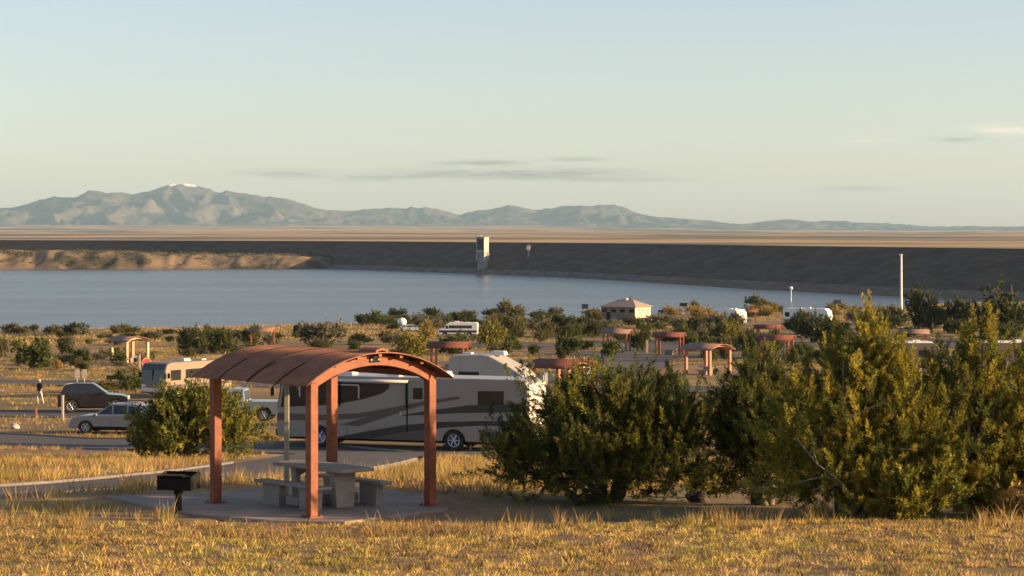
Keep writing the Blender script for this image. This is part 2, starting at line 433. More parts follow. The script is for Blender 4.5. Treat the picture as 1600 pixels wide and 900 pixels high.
# roads and kerbs
M['asphalt'] = mat('asphalt', (.060, .053, .053), .9, var=.2, vscale=.5, bump=.3, bscale=30)
def ribbon(name, pl, offs, dz, m, thick=0.0):
    d = np.gradient(pl, axis=0); d /= np.linalg.norm(d, axis=1)[:, None]; nrm = np.stack([-d[:, 1], d[:, 0]], 1)
    P = pl[:, None, :] + nrm[:, None, :] * np.asarray(offs)[None, :, None]
    z = T(P[..., 0], P[..., 1]) + np.asarray(dz)
    V = np.concatenate([P, z[..., None]], -1).reshape(-1, 3)
    return np_obj(name, V, grid_faces(len(pl), len(offs)), m, smooth_=False)
for i, (hw, pl) in enumerate(ROADL):
    o = ribbon('road', pl, np.linspace(-hw, hw, 9), .0 + .006 * i, M['asphalt'])
    tag(o, 'strip of worn grey asphalt campground road', kind='structure')
for i, (hw, pl) in enumerate(ROADL[:2]):
    for s in (-1, 1):
        if i == 0 and s > 0: use = pl
        elif i == 0: use = pl[(pl[:, 0] < -11)]
        else: use = pl[pl[:, 1] < (78 if s > 0 else 84)]
        if i == 0 and s < 0:
            pass
        e = s * (hw + .09)
        k = ribbon('kerb', use, [e - .10, e - .098, e + .098, e + .10], np.array([-.12, .07, .07, -.12])[None, :], M['kerb'])
        tag(k, 'pale concrete kerb along the road edge', kind='structure')
pm = MB(); pm.prism([tuple(p) for p in PAD], -.18, 0.0, axis='z')
pad = pm.build('picnic_pad', M['pad'], bevel=.02); tag(pad, 'pale concrete slab under the near picnic shelter', kind='structure')
# ------------------------------------------------------------------ far setting: lake, bluffs, dam, plain, mountains
LAKE_Z = CAMZ - 25.0
def water_material():
    m = bpy.data.materials.new('lake_water'); m.use_nodes = True; nt = m.node_tree; N = nt.nodes; L = nt.links
    b = N['Principled BSDF']; b.inputs['Base Color'].default_value = (.055, .050, .038, 1)
    b.inputs['Roughness'].default_value = .22; b.inputs['IOR'].default_value = 1.33
    g = N.new('ShaderNodeNewGeometry')
    def noise(scale, sc):
        mp = N.new('ShaderNodeMapping'); mp.inputs['Scale'].default_value = sc; L.new(g.outputs['Position'], mp.inputs[0])
        n = N.new('ShaderNodeTexNoise'); n.inputs['Scale'].default_value = scale; n.inputs['Detail'].default_value = 3
        L.new(mp.outputs[0], n.inputs['Vector']); return n.outputs['Fac']
    b1 = N.new('ShaderNodeBump'); b1.inputs['Strength'].default_value = .9; b1.inputs['Distance'].default_value = .38
    L.new(noise(.55, (1, 1.4, 1)), b1.inputs['Height'])
    pr = N.new('ShaderNodeMapRange'); pr.inputs[1].default_value = .35; pr.inputs[2].default_value = .65; pr.inputs[3].default_value = .22; pr.inputs[4].default_value = .25
    L.new(noise(.012, (.35, 1.6, 1)), pr.inputs[0]); L.new(pr.outputs[0], b.inputs['Roughness'])
    L.new(b1.outputs[0], b.inputs['Normal'])
    return m
M['water'] = water_material()
lk = np_obj('lake', [(-1500, 420, LAKE_Z), (900, 420, LAKE_Z), (900, 1900, LAKE_Z), (-1500, 1900, LAKE_Z)], [(0, 1, 2, 3)], M['water'])
tag(lk, 'grey blue reservoir lake below the campground', kind='structure')

def scrub_material(name, base, alt, dark, s1, s2, s3, stretch=(1, 1, 1), lo=.5, hi=.62):
    m = bpy.data.materials.new(name); m.use_nodes = True; nt = m.node_tree; N = nt.nodes; L = nt.links
    b = N['Principled BSDF']; b.inputs['Roughness'].default_value = .95; b.inputs['Specular IOR Level'].default_value = .08
    g = N.new('ShaderNodeNewGeometry')
    def noise(scale, detail=6):
        mp = N.new('ShaderNodeMapping'); mp.inputs['Scale'].default_value = stretch; L.new(g.outputs['Position'], mp.inputs[0])
        n = N.new('ShaderNodeTexNoise'); n.inputs['Scale'].default_value = scale; n.inputs['Detail'].default_value = detail; n.inputs['Roughness'].default_value = .65
        L.new(mp.outputs[0], n.inputs['Vector']); return n.outputs['Fac']
    def mix(f, a, c, lo, hi):
        r = N.new('ShaderNodeMapRange'); r.inputs[1].default_value = lo; r.inputs[2].default_value = hi; L.new(f, r.inputs[0])
        x = N.new('ShaderNodeMix'); x.data_type = 'RGBA'; L.new(r.outputs[0], x.inputs[0])
        for i, v in ((6, a), (7, c)):
            if isinstance(v, tuple): x.inputs[i].default_value = (*v, 1)
            else: L.new(v, x.inputs[i])
        return x.outputs[2]
    c = mix(noise(s1), base, alt, .35, .65)
    c = mix(noise(s2), c, dark, lo, hi)
    c = mix(noise(s3), c, dark, .60, .66)
    L.new(c, b.inputs['Base Color'])
    return m
M['bluff'] = scrub_material('bluff_earth', (.27, .20, .13), (.20, .15, .10), (.08, .075, .05), .03, .035, .22, (1, 1, 1), .47, .58)
M['plain'] = scrub_material('plain_grass', (.50, .33, .15), (.40, .26, .13), (.12, .10, .07), .0012, .0011, .004, (.35, 1, 1), .46, .56)
M['riprap'] = mat('riprap_rock', (.112, .082, .060), .95, var=.26, vscale=.16, spec=.1, streak=(.35, .35, 2.0), bump=.0)
M['bank_dark'] = mat('stained_rock', (.165, .14, .12), .95, var=.35, vscale=.2, spec=.1)
M['bank'] = mat('bank_mud', (.17, .125, .09), .95, var=.25, vscale=.1, spec=.1)

bx = np.linspace(-950, -25, 460); by = np.linspace(1515, 1760, 90)
BX, BY = np.meshgrid(bx, by)
wob = (fbm(BX / 60, BX * 0 + 3, 3, 5) - .45) * 50
shore = 1572 + wob + 10 * np.sin(BX / 37) + smooth(-160, -40, BX) * 12
ht = np.interp(BX, [-950, -420, -350, -300, -255, -235, -190, -165, -142, -120, -100, -75, -50, -25],
               [11, 10.5, 10, 10.5, 9, 8.5, 8, 9, 8.5, 5.5, 3.6, 3.2, 2.2, -2])
rise = smooth(0, 34, BY - shore - 14 * (fbm(BX / 22, BY / 60, 3, 8, True) - .5)) * ht
gul = (fbm(BX / 24, BY / 60, 5, 21, True) - .55) * 5.0 * smooth(0, 18, BY - shore) * np.clip(ht / 10, 0, 1) + (fbm(BX / 9, BY / 16, 4, 23, True) - .5) * 1.5 * smooth(0, 10, BY - shore)
BZ = LAKE_Z - 2 + 2.2 * smooth(-6, 2, BY - shore) + rise + gul - smooth(1700, 1760, BY) * 20
o = np_obj('bluffs', np.stack([BX, BY, BZ], -1).reshape(-1, 3), grid_faces(len(by), len(bx)), M['bluff'], smooth_=True)
tag(o, 'low eroded tan bluffs on the far lake shore', kind='structure')
# scrub dotted over the bluffs: far too many and small to count
rs = np.random.default_rng(5); ii = rs.integers(8, len(by) - 18, 5200); jj = rs.integers(90, len(bx), 5200)
ok = (BZ[ii, jj] > LAKE_Z + 1.0) & (fbm(BX[ii, jj] / 28, BY[ii, jj] / 28, 3, 12) + .25 * rs.random(5200) > .56)
sp_ = np.stack([BX[ii, jj], BY[ii, jj], BZ[ii, jj]], -1)[ok]; nk = 14
off_ = rs.normal(size=(len(sp_), nk, 3)) * np.array([.9, .9, .45]) + np.array([0, 0, .5]); cc = sp_[:, None, :] + off_
V_ = (cc[:, :, None, :] + rs.normal(size=(len(sp_), nk, 3, 3)) * .38).reshape(-1, 3)
cl_ = np.array([(.07, .08, .035), (.10, .10, .045), (.13, .11, .055)])[rs.integers(0, 3, len(sp_))]
so = np_obj('bluff_scrub', V_, np.arange(len(V_)).reshape(-1, 3), M['leaf'], None, np.repeat(cl_, nk * 3, 0)); tag(so, 'dark scrub dotted over the far bluffs', kind='stuff')

# dam: swept embankment
dpx = [-420, 0, 470, 750, 1000, 1200, 1400, 1600, 1900]; dd = [1990, 1880, 1700, 1490, 1300, 1140, 1015, 925, 830]
dl = densify([(X(a, b), b) for a, b in zip(dpx, dd)], 25)
CREST = CAMZ - 6.9
dirn = np.gradient(dl, axis=0); dirn /= np.linalg.norm(dirn, axis=1)[:, None]; dn = np.stack([dirn[:, 1], -dirn[:, 0]], 1)   # towards camera/lake
dn *= np.sign(-dn[:, 1])[:, None]
def sweep(name, prof, m, parent, jit=0.0):
    V = []
    for j, (off, z) in enumerate(prof):
        p = dl + dn * off; V.append(np.column_stack([p, np.full(len(p), z) + (R.random(len(p)) - .5) * jit]))
    V = np.array(V).reshape(-1, 3)
    return np_obj(name, V, grid_faces(len(prof), len(dl)), m, parent, smooth_=False)
dam = thing('earthfill_dam', 'long dark riprap embankment dam closing the far side of the lake', 'dam', (0, 0, 0))
ups = [(4 + 2.2 * k * 1.1, CREST - k * 1.1) for k in range(0, 25)]
sweep('rock_face', ups, M['riprap'], dam, .25)
sweep('waterline_band', [(4 + 2.2 * (18.1 - h) + .5 , LAKE_Z + h + .35) for h in (2.6, 1.6, .8, -.2, -1.2)], M['bank_dark'], dam, .5)
sweep('crest_road', [(4, CREST + .004), (3.6, CREST + .25), (-3.6, CREST + .25), (-4, CREST)], M['asphalt'], dam)
sweep('back_slope', [(-4, CREST), (-50, CREST - 18.5), (-60, CREST - 26)], M['plain'], dam)
# brown bank at the toe of the dam, right
tsel = np.where(dl[:, 0] > 70)[0]; k = np.linspace(0, 1, len(tsel)); offs = np.linspace(30, 80, 14)
P = dl[tsel][:, None, :] + dn[tsel][:, None, :] * offs[None, :, None]
zz = LAKE_Z + 2.2 - 5.0 * smooth(36, 60, offs)[None, :] * (1.25 - .75 * smooth(0, .5, k))[:, None] + (fbm(P[..., 0] / 12, P[..., 1] / 12, 3, 9) - .5) * 1.4
o = np_obj('shore_bank', np.concatenate([P, zz[..., None]], -1).reshape(-1, 3), grid_faces(len(tsel), len(offs)), M['bank'], smooth_=True)
tag(o, 'narrow brown mud bank at the foot of the dam', kind='structure')

# plain, rising gently to the foot of the mountains
pr_ = np.concatenate([np.linspace(1480, 6000, 60), np.linspace(6100, 36000, 150)])
pu = np.linspace(-1, 1, 161)
PX = pu[None, :] * np.minimum(2500 + pr_ * .5, 15500)[:, None]; PY = np.repeat(pr_[:, None], len(pu), 1)
ph = np.interp(pr_, [1480, 1800, 5000, 9000, 15000, 22000, 26000, 36000], [32, 29, 19, 12.5, -6, -40, -68, -100])
ph2 = np.interp(pr_, [1480, 1800, 5000, 9000, 15000, 22000, 26000, 36000], [32, 29, 20, 15, 9, 2, -8, -14])
wr_ = smooth(-.02, .16, PX / PY)
PZ = CAMZ - (ph[:, None] * (1 - wr_) + ph2[:, None] * wr_) + (fbm(PX / 900, PY / 1500, 4, 31) - .47) * np.interp(pr_, [1500, 4000, 12000, 30000], [1, 6, 30, 50])[:, None]
o = np_obj('plain', np.stack([PX, PY, PZ], -1).reshape(-1, 3), grid_faces(len(pr_), len(pu)), M['plain'], smooth_=True)
tag(o, 'wide golden plain beyond the dam', kind='structure')

sil = [(-900, 352), (-500, 348), (-250, 338), (-100, 334), (0, 328), (40, 318), (75, 310), (110, 306), (155, 298), (180, 302), (200, 303), (230, 304), (260, 292), (280, 289), (310, 291), (345, 300), (380, 304),
       (420, 304), (450, 312), (490, 325), (520, 330), (560, 330), (600, 327), (640, 323), (680, 328), (720, 335), (760, 328), (800, 323), (830, 330), (870, 325),
       (900, 321), (960, 323), (1000, 333), (1040, 341), (1100, 343), (1130, 349), (1160, 352), (1200, 347), (1225, 344), (1260, 346), (1300, 346), (1340, 347),
       (1380, 350), (1420, 356), (1500, 354), (1600, 356), (1900, 352), (2400, 350)]
sx = np.array([s[0] for s in sil], float); sy = np.array([s[1] for s in sil], float)
MD = 30000.0
mx = np.linspace(X(-800, MD), X(2300, MD), 1000); my = np.linspace(25200, 34500, 130)
MX, MY = np.meshgrid(mx, my)
# crest line height at each x, spread in depth with spurs and valleys
crest_y = MD + (fbm(MX / 2600, MX * 0 + 1, 2, 44) - .5) * 2200
pxs = MX / crest_y * F + 800
ridge = (HOR - np.interp(pxs, sx, sy)) * crest_y / F + CAMZ
ridge = ridge + (fbm(MX / 340, MX * 0 + 4, 6, 77, True) - .55) * 105 * np.clip(ridge / 350, .15, 1)
base = 18.0 + 40 * (1 - smooth(-.02, .16, MX / MY))
warp = (fbm(MX / 1500, MY / 1500, 3, 51) - .5) * 1700
dy_ = (MY - crest_y) / np.where(MY < crest_y, 4200, 3600)
spur = fbm((MX + warp) / 620, (MY + warp * .3) / 1500, 5, 61, True)
tt = np.clip(1 - np.abs(dy_), 0, 1)
prof = tt ** 1.25
carve = (1 - prof) * prof * 4 * np.clip(1.0 - spur * 1.12, 0, 1)
MZ = base + (ridge - base) * np.clip(prof - carve * .85, -.2, 1.0) + (fbm(MX / 230, MY / 260, 5, 71, True) - .5) * 210 * prof * (1 - prof) * 2
MZ = MZ - 80 * (1 - smooth(0, .10, tt))
def mountain_material():
    m = scrub_material('mountain_rock', (.15, .12, .09), (.095, .082, .064), (.045, .054, .042), .0016, .0022, .006, (1, 1, 1), .44, .60)
    N = m.node_tree.nodes; L = m.node_tree.links; b = N['Principled BSDF']
    src = b.inputs['Base Color'].links[0].from_socket
    g = N.new('ShaderNodeNewGeometry'); s = N.new('ShaderNodeSeparateXYZ'); L.new(g.outputs['Position'], s.inputs[0])
    n = N.new('ShaderNodeTexNoise'); n.inputs['Scale'].default_value = .006; L.new(g.outputs['Position'], n.inputs['Vector'])
    a = N.new('ShaderNodeMath'); a.operation = 'MULTIPLY_ADD'; a.inputs[1].default_value = 260.0; L.new(n.outputs['Fac'], a.inputs[0]); L.new(s.outputs[2], a.inputs[2])
    r = N.new('ShaderNodeMapRange'); r.inputs[1].default_value = 692; r.inputs[2].default_value = 716; L.new(a.outputs[0], r.inputs[0])
    x = N.new('ShaderNodeMix'); x.data_type = 'RGBA'; L.new(r.outputs[0], x.inputs[0]); L.new(src, x.inputs[6]); x.inputs[7].default_value = (.85, .84, .83, 1)
    L.new(x.outputs[2], b.inputs['Base Color']); return m
M['mountain'] = mountain_material()
o = np_obj('mountains', np.stack([MX, MY, MZ], -1).reshape(-1, 3), grid_faces(len(my), len(mx)), M['mountain'], smooth_=True)
tag(o, 'hazy blue grey mountain range with a snow fleck on its summit', kind='structure')

# the air: thin even haze over everything
hz = MB(); hz.box((0, 18100, 290), (33000, 37200, 720))
hzm = bpy.data.materials.new('haze_air'); hzm.use_nodes = True
for n in list(hzm.node_tree.nodes):
    if n.type == 'BSDF_PRINCIPLED': hzm.node_tree.nodes.remove(n)
pv = hzm.node_tree.nodes.new('ShaderNodeVolumePrincipled'); pv.inputs['Color'].default_value = (.48, .75, 1.0, 1)
pv.inputs['Density'].default_value = 1.85e-5; pv.inputs['Anisotropy'].default_value = .1
hzm.node_tree.links.new(pv.outputs[0], hzm.node_tree.nodes['Material Output'].inputs['Volume'])
HAZE = hz.build('haze', hzm); tag(HAZE, 'thin pale haze lying over the plain and mountains', kind='stuff')

# ------------------------------------------------------------------ near picnic shelter
PA, PB, PC, PD = Vector((-5.71, 45.5, 0)), Vector((-3.66, 43.16, 0)), Vector((-3.61, 47.34, 0)), Vector((-1.56, 45.0, 0))
ANG = math.atan2(-2.34, 2.05)          # local +X: from the back gable to the front gable; local +Y: to the right eave
SHC = (PA + PD) / 2; SHC.z = 0
def arch_pts(R_, apex, hs, n): return [(s, apex - (R_ - math.sqrt(R_ * R_ - s * s))) for s in np.linspace(-hs, hs, n)]
def shelter(name, label, loc, rz, post_m, roof_m, group=None, detail=True, panels=4, lx=1.555, ly=1.395, H=2.45):
    t = thing(name, label, 'picnic shelter', loc, rz, group)
    pw = .17 if detail else .25
    for sx_ in (-1, 1):
        for sy_ in (-1, 1):
            p = MB(); p.box((sx_ * lx, sy_ * ly, H / 2), (pw, pw, H)); po = p.build('post', post_m, t, bevel=.012 if detail else 0)
            if detail:
                q = MB(); q.box((sx_ * lx, sy_ * ly, .012), (.30, .30, .024))
                for a in (-1, 1):
                    for b in (-1, 1): q.tube((sx_ * lx + a * .115, sy_ * ly + b * .115, .02), (sx_ * lx + a * .115, sy_ * ly + b * .115, .055), .014, n=6)
                q.build('base_plate', post_m, po)
    for sx_ in (-1, 1):
        up = arch_pts(2.9, 2.915, 1.36, 25); lo = arch_pts(2.7, 2.725, 1.36, 25)
        a = MB(); a.prism(up + lo[::-1], sx_ * lx - .07, sx_ * lx + .07, axis='x')
        ar = a.build('arch_beam', post_m, t, bevel=.008 if detail else 0)
        if detail:
            b = MB(); b.box((sx_ * (lx + .075), 0, 2.835), (.02, .24, .10)); b.build('splice_plate', M['dark'], ar)
            for yy in (-.09, .09):
                c = MB(); c.tube((sx_ * (lx + .08), yy, 2.835), (sx_ * (lx + .1), yy, 2.835), .014, n=6); c.build('bolt', M['steel'], ar)
    # eave beams and purlins along the ridge
    for sy_ in (-1, 1):
        e = MB(); e.box((0, sy_ * ly, H + .055), (2 * lx + .2, .13, .11)); e.build('eave_beam', post_m, t)
    if detail:
        for s in (-1.0, -.5, 0, .5, 1.0):
            zz_ = 2.97 - (3.03 - math.sqrt(3.03 ** 2 - s * s)) - .043
            e = MB(); e.box((0, s, zz_), (2 * lx + .5, .07, .06)); e.build('purlin', post_m, t)
    x0, x1 = (-lx - .32, lx + .32) if detail else (-lx - .5, lx + .5); hs = 1.395 + .35
    W = (x1 - x0) / panels
    for k in range(panels):
        a0 = x0 + k * W; a1 = a0 + W
        nx = 57 if detail else 2; ns = 29 if detail else 9
        xs = np.linspace(a0, a1 + (.03 if k < panels - 1 else 0), nx); ss = np.linspace(-hs, hs, ns)
        XX, SS = np.meshgrid(xs, ss); zz_ = 2.97 - (3.03 - np.sqrt(3.03 ** 2 - SS * SS))
        nyv, nzv = SS / 3.03, np.sqrt(1 - (SS / 3.03) ** 2)
        off = (.011 * np.sin((XX - x0) * 2 * math.pi / .0685) if detail else 0) + .006 * (k % 2)
        V = np.stack([XX, SS + nyv * off, zz_ + nzv * off], -1).reshape(-1, 3)
        o = np_obj('roof_panel', V, grid_faces(ns, nx), roof_m, t, smooth_=True)
        sm = o.modifiers.new('thick', 'SOLIDIFY'); sm.thickness = .004 if detail else .05; sm.offset = 0
        if detail and k < panels - 1:
            sp = arch_pts(3.05, 2.997, hs, 33); sq = arch_pts(3.03, 2.965, hs, 33)
            q = MB(); q.prism(sp + sq[::-1], a1 - .022, a1 + .022, axis='x'); q.build('seam_shade_strip', M['seam_shade'], t)  # raised seam, its colour darkened for the shadow of the lap
    if detail:
        q = MB(); q.prism([(-.16, 2.965), (-.13, 3.03), (0, 3.06), (.13, 3.03), (.16, 2.965), (.11, 2.965), (.09, 3.0), (0, 3.02), (-.09, 3.0), (-.11, 2.965)], x1 - .55, x1 - .02, axis='x')
        q.build('ridge_vent', post_m, t)
    return t
shelter('picnic_shelter', 'near rust red arched picnic shelter with corrugated roof over the concrete table', SHC, ANG, M['rust_post'], M['rust_roof'])

# concrete picnic table
tb = thing('picnic_table', 'grey concrete picnic table with two benches under the near shelter', 'table', (-3.62, 45.2, 0), ANG)
q = MB(); q.box((0, 0, .73), (2.2, .80, .07)); q.build('table_top', M['concrete'], tb, bevel=.02)
for s in (-.62, .62):
    q = MB(); q.box((s, 0, .345), (.20, .42, .69), top=(.8, 1.25)); q.build('pedestal', M['concrete'], tb, bevel=.02)
for s in (-1, 1):
    q = MB(); q.box((0, s * .72, .435), (2.1, .30, .06)); bn = q.build('bench', M['concrete'], tb, bevel=.018)
    for e in (-.58, .58):
        q = MB(); q.box((e, s * .72, .2), (.5, .17, .41), top=(1.1, 1)); q.build('bench_support', M['concrete'], bn, bevel=.015)
    q = MB(); q.box((0, s * .4, .12), (.35, .62, .16)); q.build('crossbar', M['concrete'], tb)
# lantern post
lp = thing('lantern_post', 'slim olive grey post standing behind the picnic table under the roof', 'post', (X(448, 46.75), 46.75, 0))
q = MB(); q.box((0, 0, 1.25), (.095, .095, 2.5)); q.build('shaft', M['olive_post'], lp, bevel=.01)
q = MB(); q.path([(0, 0, 2.1), (.12, -.05, 2.2), (.22, -.09, 2.17), (.24, -.1, 2.08)], [.012] * 4); q.build('lantern_hook', M['olive_post'], lp)
# pedestal grill
def grill(label, loc, rz, sc=1.0):
    gr = thing('pedestal_grill', label, 'grill', loc, rz)
    q = MB(); w, dpt, h = .66, .46, .30; z = .40; th = .012
    q.box((0, 0, z), (w, dpt, th)); q.box((0, dpt / 2, z + h / 2), (w, th, h)); q.box((0, -dpt / 2, z + h * .36), (w, th, h * .72))
    q.prism([(-dpt / 2, z), (dpt / 2, z), (dpt / 2, z + h), (dpt / 2 - .12, z + h), (-dpt / 2, z + h * .8)], -w / 2, -w / 2 + th, axis='x')
    q.prism([(-dpt / 2, z), (dpt / 2, z), (dpt / 2, z + h), (dpt / 2 - .12, z + h), (-dpt / 2, z + h * .8)], w / 2 - th, w / 2, axis='x')
    q.build('fire_box', M['black_steel'], gr)
    for i in range(12):
        b = MB(); b.tube((-w / 2 + .05 + i * (w - .1) / 11, -dpt / 2, z + .245), (-w / 2 + .05 + i * (w - .1) / 11, dpt / 2 - .02, z + .245), .008, n=5); b.build('grate_bar', M['black_steel'], gr)
    q = MB(); q.tube((-.2, -dpt / 2 - .09, z + .26), (.2, -dpt / 2 - .09, z + .26), .012, n=6)
    q.tube((-.2, -dpt / 2 - .09, z + .26), (-.2, -dpt / 2, z + .245), .01, n=6); q.tube((.2, -dpt / 2 - .09, z + .26), (.2, -dpt / 2, z + .245), .01, n=6)
    q.build('grate_handle', M['black_steel'], gr)
    q = MB(); q.tube((0, 0, -.1), (0, 0, .40), .06, n=12); q.build('pedestal', M['black_steel'], gr, smooth_=False)
    q = MB(); q.tube((0, 0, .30), (0, 0, .395), .085, n=12); q.build('swivel_collar', M['black_steel'], gr)
    gr.scale = (sc, sc, sc)
    return gr
grill('black steel pedestal grill standing on the pad edge beside the near shelter', (X(279, 44.2), 44.2, 0), math.radians(-14), 1.02)

# ------------------------------------------------------------------ vehicles
def wheel(parent, x, y, r, w, side, rim_m=None):
    """side -1: outer face towards -Y"""
    q = MB(); o_ = y + side * w / 2; i_ = y - side * w / 2
    prof = [(r * .60, i_ + side * .02), (r * .9, i_), (r, i_ + side * w * .2), (r, o_ - side * w * .2), (r * .92, o_), (r * .66, o_ - side * .01), (r * .62, o_ - side * .05)]
    q.lathe([(a, b) for a, b in prof], (x, 0, r), 'y', 24); wo_ = q.build('wheel', M['rubber'], parent, smooth_=False)
    q = MB(); q.lathe([(r * .63, o_ - side * .06), (r * .63, o_ - side * .015), (r * .56, o_ - side * .025), (r * .54, o_ - side * .05)], (x, 0, r), 'y', 20)
    for k in range(6):
        t = k * math.pi / 3; c = math.cos(t); s = math.sin(t)
        q.tube((x + c * r * .08, o_ - side * .03, r + s * r * .08), (x + c * r * .58, o_ - side * .035, r + s * r * .58), r * .075, n=6)
    q.lathe([(r * .14, o_ - side * .05), (r * .14, o_ - side * .01), (r * .06, o_)], (x, 0, r), 'y', 10)
    q.build('rim', rim_m or M['rim'], wo_)
    return wo_
def arch(cx, r, z0, n=9):
    """points of a wheel arch cut into the sill at z0, from +x to -x order reversed by the caller"""
    a0 = math.asin(max(-1, min(1, (z0 - .0) / r - 1 * 0)))
    return [(cx + r * math.cos(t), z0 + (r * math.sin(t))) for t in np.linspace(0, math.pi, n)]
def outline(top, sill, wheels, wr, rear_x, front_x):
    """closed side outline: top points run rear -> front, then back along the sill with wheel arches"""
    pts = list(top) + [(front_x, sill)]
    for cx in sorted(wheels, reverse=True): pts += arch(cx, wr, sill, 11)
    pts += [(rear_x, sill)]
    return pts
def car(name, label, loc, rz, paint, L, Wd, H, top, cabin, windows, wheels, wr, sill=.30, belt=.95, suv=True):
    t = thing(name, label, 'car', loc, rz)
    q = MB(); q.prism(outline(top, sill, wheels, wr * 1.16, top[0][0], top[-1][0]), -Wd / 2, Wd / 2)
    body = q.build('body', paint, t, bevel=.06)
    # cabin: slanted sides
    yb, yt = Wd / 2 - .03, Wd / 2 - .20; zb = min(p[1] for p in cabin); zt = max(p[1] for p in cabin)
    def yy(z): return yb + (yt - yb) * (z - zb) / (zt - zb)
    n = len(cabin); vs = [(x, -yy(z), z) for x, z in cabin] + [(x, yy(z), z) for x, z in cabin]
    q = MB(); q.add(vs, [tuple(range(n)), tuple(range(2 * n - 1, n - 1, -1))] + [(i, i + n, (i + 1) % n + n, (i + 1) % n) for i in range(n)])
    cab = q.build('cabin', paint, t, bevel=.05)
    for pl in windows:
        for s in (-1, 1):
            k = len(pl); vs = [(x, s * (yy(z) + .006), z) for x, z in pl] + [(x, s * (yy(z) - .03), z) for x, z in pl]
            q = MB(); q.add(vs, [tuple(range(k)), tuple(range(2 * k - 1, k - 1, -1))] + [(i, i + k, (i + 1) % k + k, (i + 1) % k) for i in range(k)])
            q.build('side_window', M['glass'], cab)
    # windscreen and rear glass (front = highest x edge of the cabin)
    def glass(pa, pb, nm):
        (xa, za), (xb, zb_) = pa, pb; sg = 1 if xa > xb else -1
        f = .10; q = MB(); vs = []
        for (x, z, dx) in ((xa, za + f, .0), (xb, zb_ - .07, .0)):
            y_ = yy(z) - .09; tt_ = (z - za) / (zb_ - za); xx = xa + (xb - xa) * tt_
            for d_ in (.012, -.03): vs += [(xx + sg * d_, -y_, z + d_ * .6), (xx + sg * d_, y_, z + d_ * .6)]
        q.add(vs, [(0, 1, 5, 4), (2, 6, 7, 3), (0, 4, 6, 2), (1, 3, 7, 5), (0, 2, 3, 1), (4, 5, 7, 6)]); q.build(nm, M['glass'], cab)
    glass(cabin[-1], cabin[-2], 'windscreen'); glass(cabin[0], cabin[1], 'rear_window')
    for cx in wheels:
        for s in (-1, 1): wheel(t, cx, s * (Wd / 2 - .115), wr, .22, s)
    fx = top[-1][0]; rx = top[0][0]
    for s in (-1, 1):
        q = MB(); q.box((fx - .10, s * (Wd / 2 - .22), belt - .22), (.26, .36, .15)); q.build('headlight', M['lamp_glass'], t, bevel=.03)
        q = MB(); q.box((rx + .08, s * (Wd / 2 - .14), belt - .02), (.2, .24, .26)); q.build('tail_light', M['tail'], t, bevel=.03)
        q = MB(); q.box((cabin[-1][0] - .32, s * (Wd / 2 + .08), belt + .1), (.12, .2, .14)); q.build('wing_mirror', paint, t, bevel=.03)
        for dx in (-.55, .45):
            q = MB(); q.box((dx, s * (Wd / 2 + .012), belt - .12), (.2, .03, .035)); q.build('door_handle', paint, t)
        q = MB(); q.box((( wheels[0] + wheels[1]) / 2, s * (Wd / 2 + .004), sill + .06), (abs(wheels[0] - wheels[1]) - 2.5 * wr, .03, .1)); q.build('sill_trim', M['dark'], t)
        q = MB(); q.box((0.02, s * (Wd / 2 - .0), (belt + sill) / 2 + .02), (.012, .012, belt - sill - .12)); q.build('door_gap', M['dark'], t)
    q = MB(); q.box((fx - .03, 0, sill + .14), (.14, Wd - .2, .2)); q.build('front_bumper', M['dark'], t, bevel=.03)
    q = MB(); q.box((rx + .03, 0, sill + .16), (.14, Wd - .2, .22)); q.build('rear_bumper', M['dark'], t, bevel=.03)
    q = MB(); q.box((0, 0, sill - .02), (L * .8, Wd * .72, .16)); q.build('underbody', M['dark'], t)
    if suv:
        for s in (-1, 1):
            q = MB(); q.path([(cabin[1][0] + .1, s * (yt - .06), zt + .01), (cabin[1][0] + .2, s * (yt - .06), zt + .07), (cabin[-2][0] - .2, s * (yt - .06), zt + .07), (cabin[-2][0] - .1, s * (yt - .06), zt + .01)], [.02] * 4)
            q.build('roof_rail', M['dark'], t)
    return t
# silver crossover, nose to the left
car('parked_car', 'silver crossover parked nose left in front of the black one', (CAR[0], CAR[1], CAR[2] + .02), math.radians(180 - 10), M['silver'], 4.7, 1.86, 1.62,
    [(-2.3, .62), (-2.32, .98), (-2.2, 1.06), (.75, 1.02), (1.75, .96), (2.2, .84), (2.36, .62)],
    [(-2.18, 1.0), (-1.55, 1.56), (-.9, 1.64), (-.05, 1.63), (1.12, .98)],
    [[(-1.75, 1.08), (-1.40, 1.46), (-.95, 1.52), (-.95, 1.08)], [(-.87, 1.08), (-.87, 1.53), (-.12, 1.54), (-.12, 1.07)], [(-.04, 1.07), (-.04, 1.53), (.1, 1.5), (.78, 1.07)]],
    [-1.4, 1.42], .36)
# black suv, nose to the right
car('parked_suv', 'black off-road wagon parked nose right behind the silver car', (SUV[0], SUV[1], SUV[2] + .02), math.radians(8), M['black_paint'], 4.5, 1.88, 1.8,
    [(-2.15, .6), (-2.2, 1.1), (-2.05, 1.18), (.6, 1.16), (1.8, 1.06), (2.15, .95), (2.22, .6)],
    [(-2.05, 1.12), (-1.72, 1.74), (-1.2, 1.82), (.0, 1.80), (.95, 1.12)],
    [[(-1.62, 1.22), (-1.52, 1.62), (-1.0, 1.68), (-1.0, 1.22)], [(-.92, 1.22), (-.92, 1.69), (-.2, 1.70), (-.2, 1.21)], [(-.12, 1.21), (-.12, 1.69), (.03, 1.66), (.62, 1.21)]],
    [-1.35, 1.38], .40, sill=.36, belt=1.1)

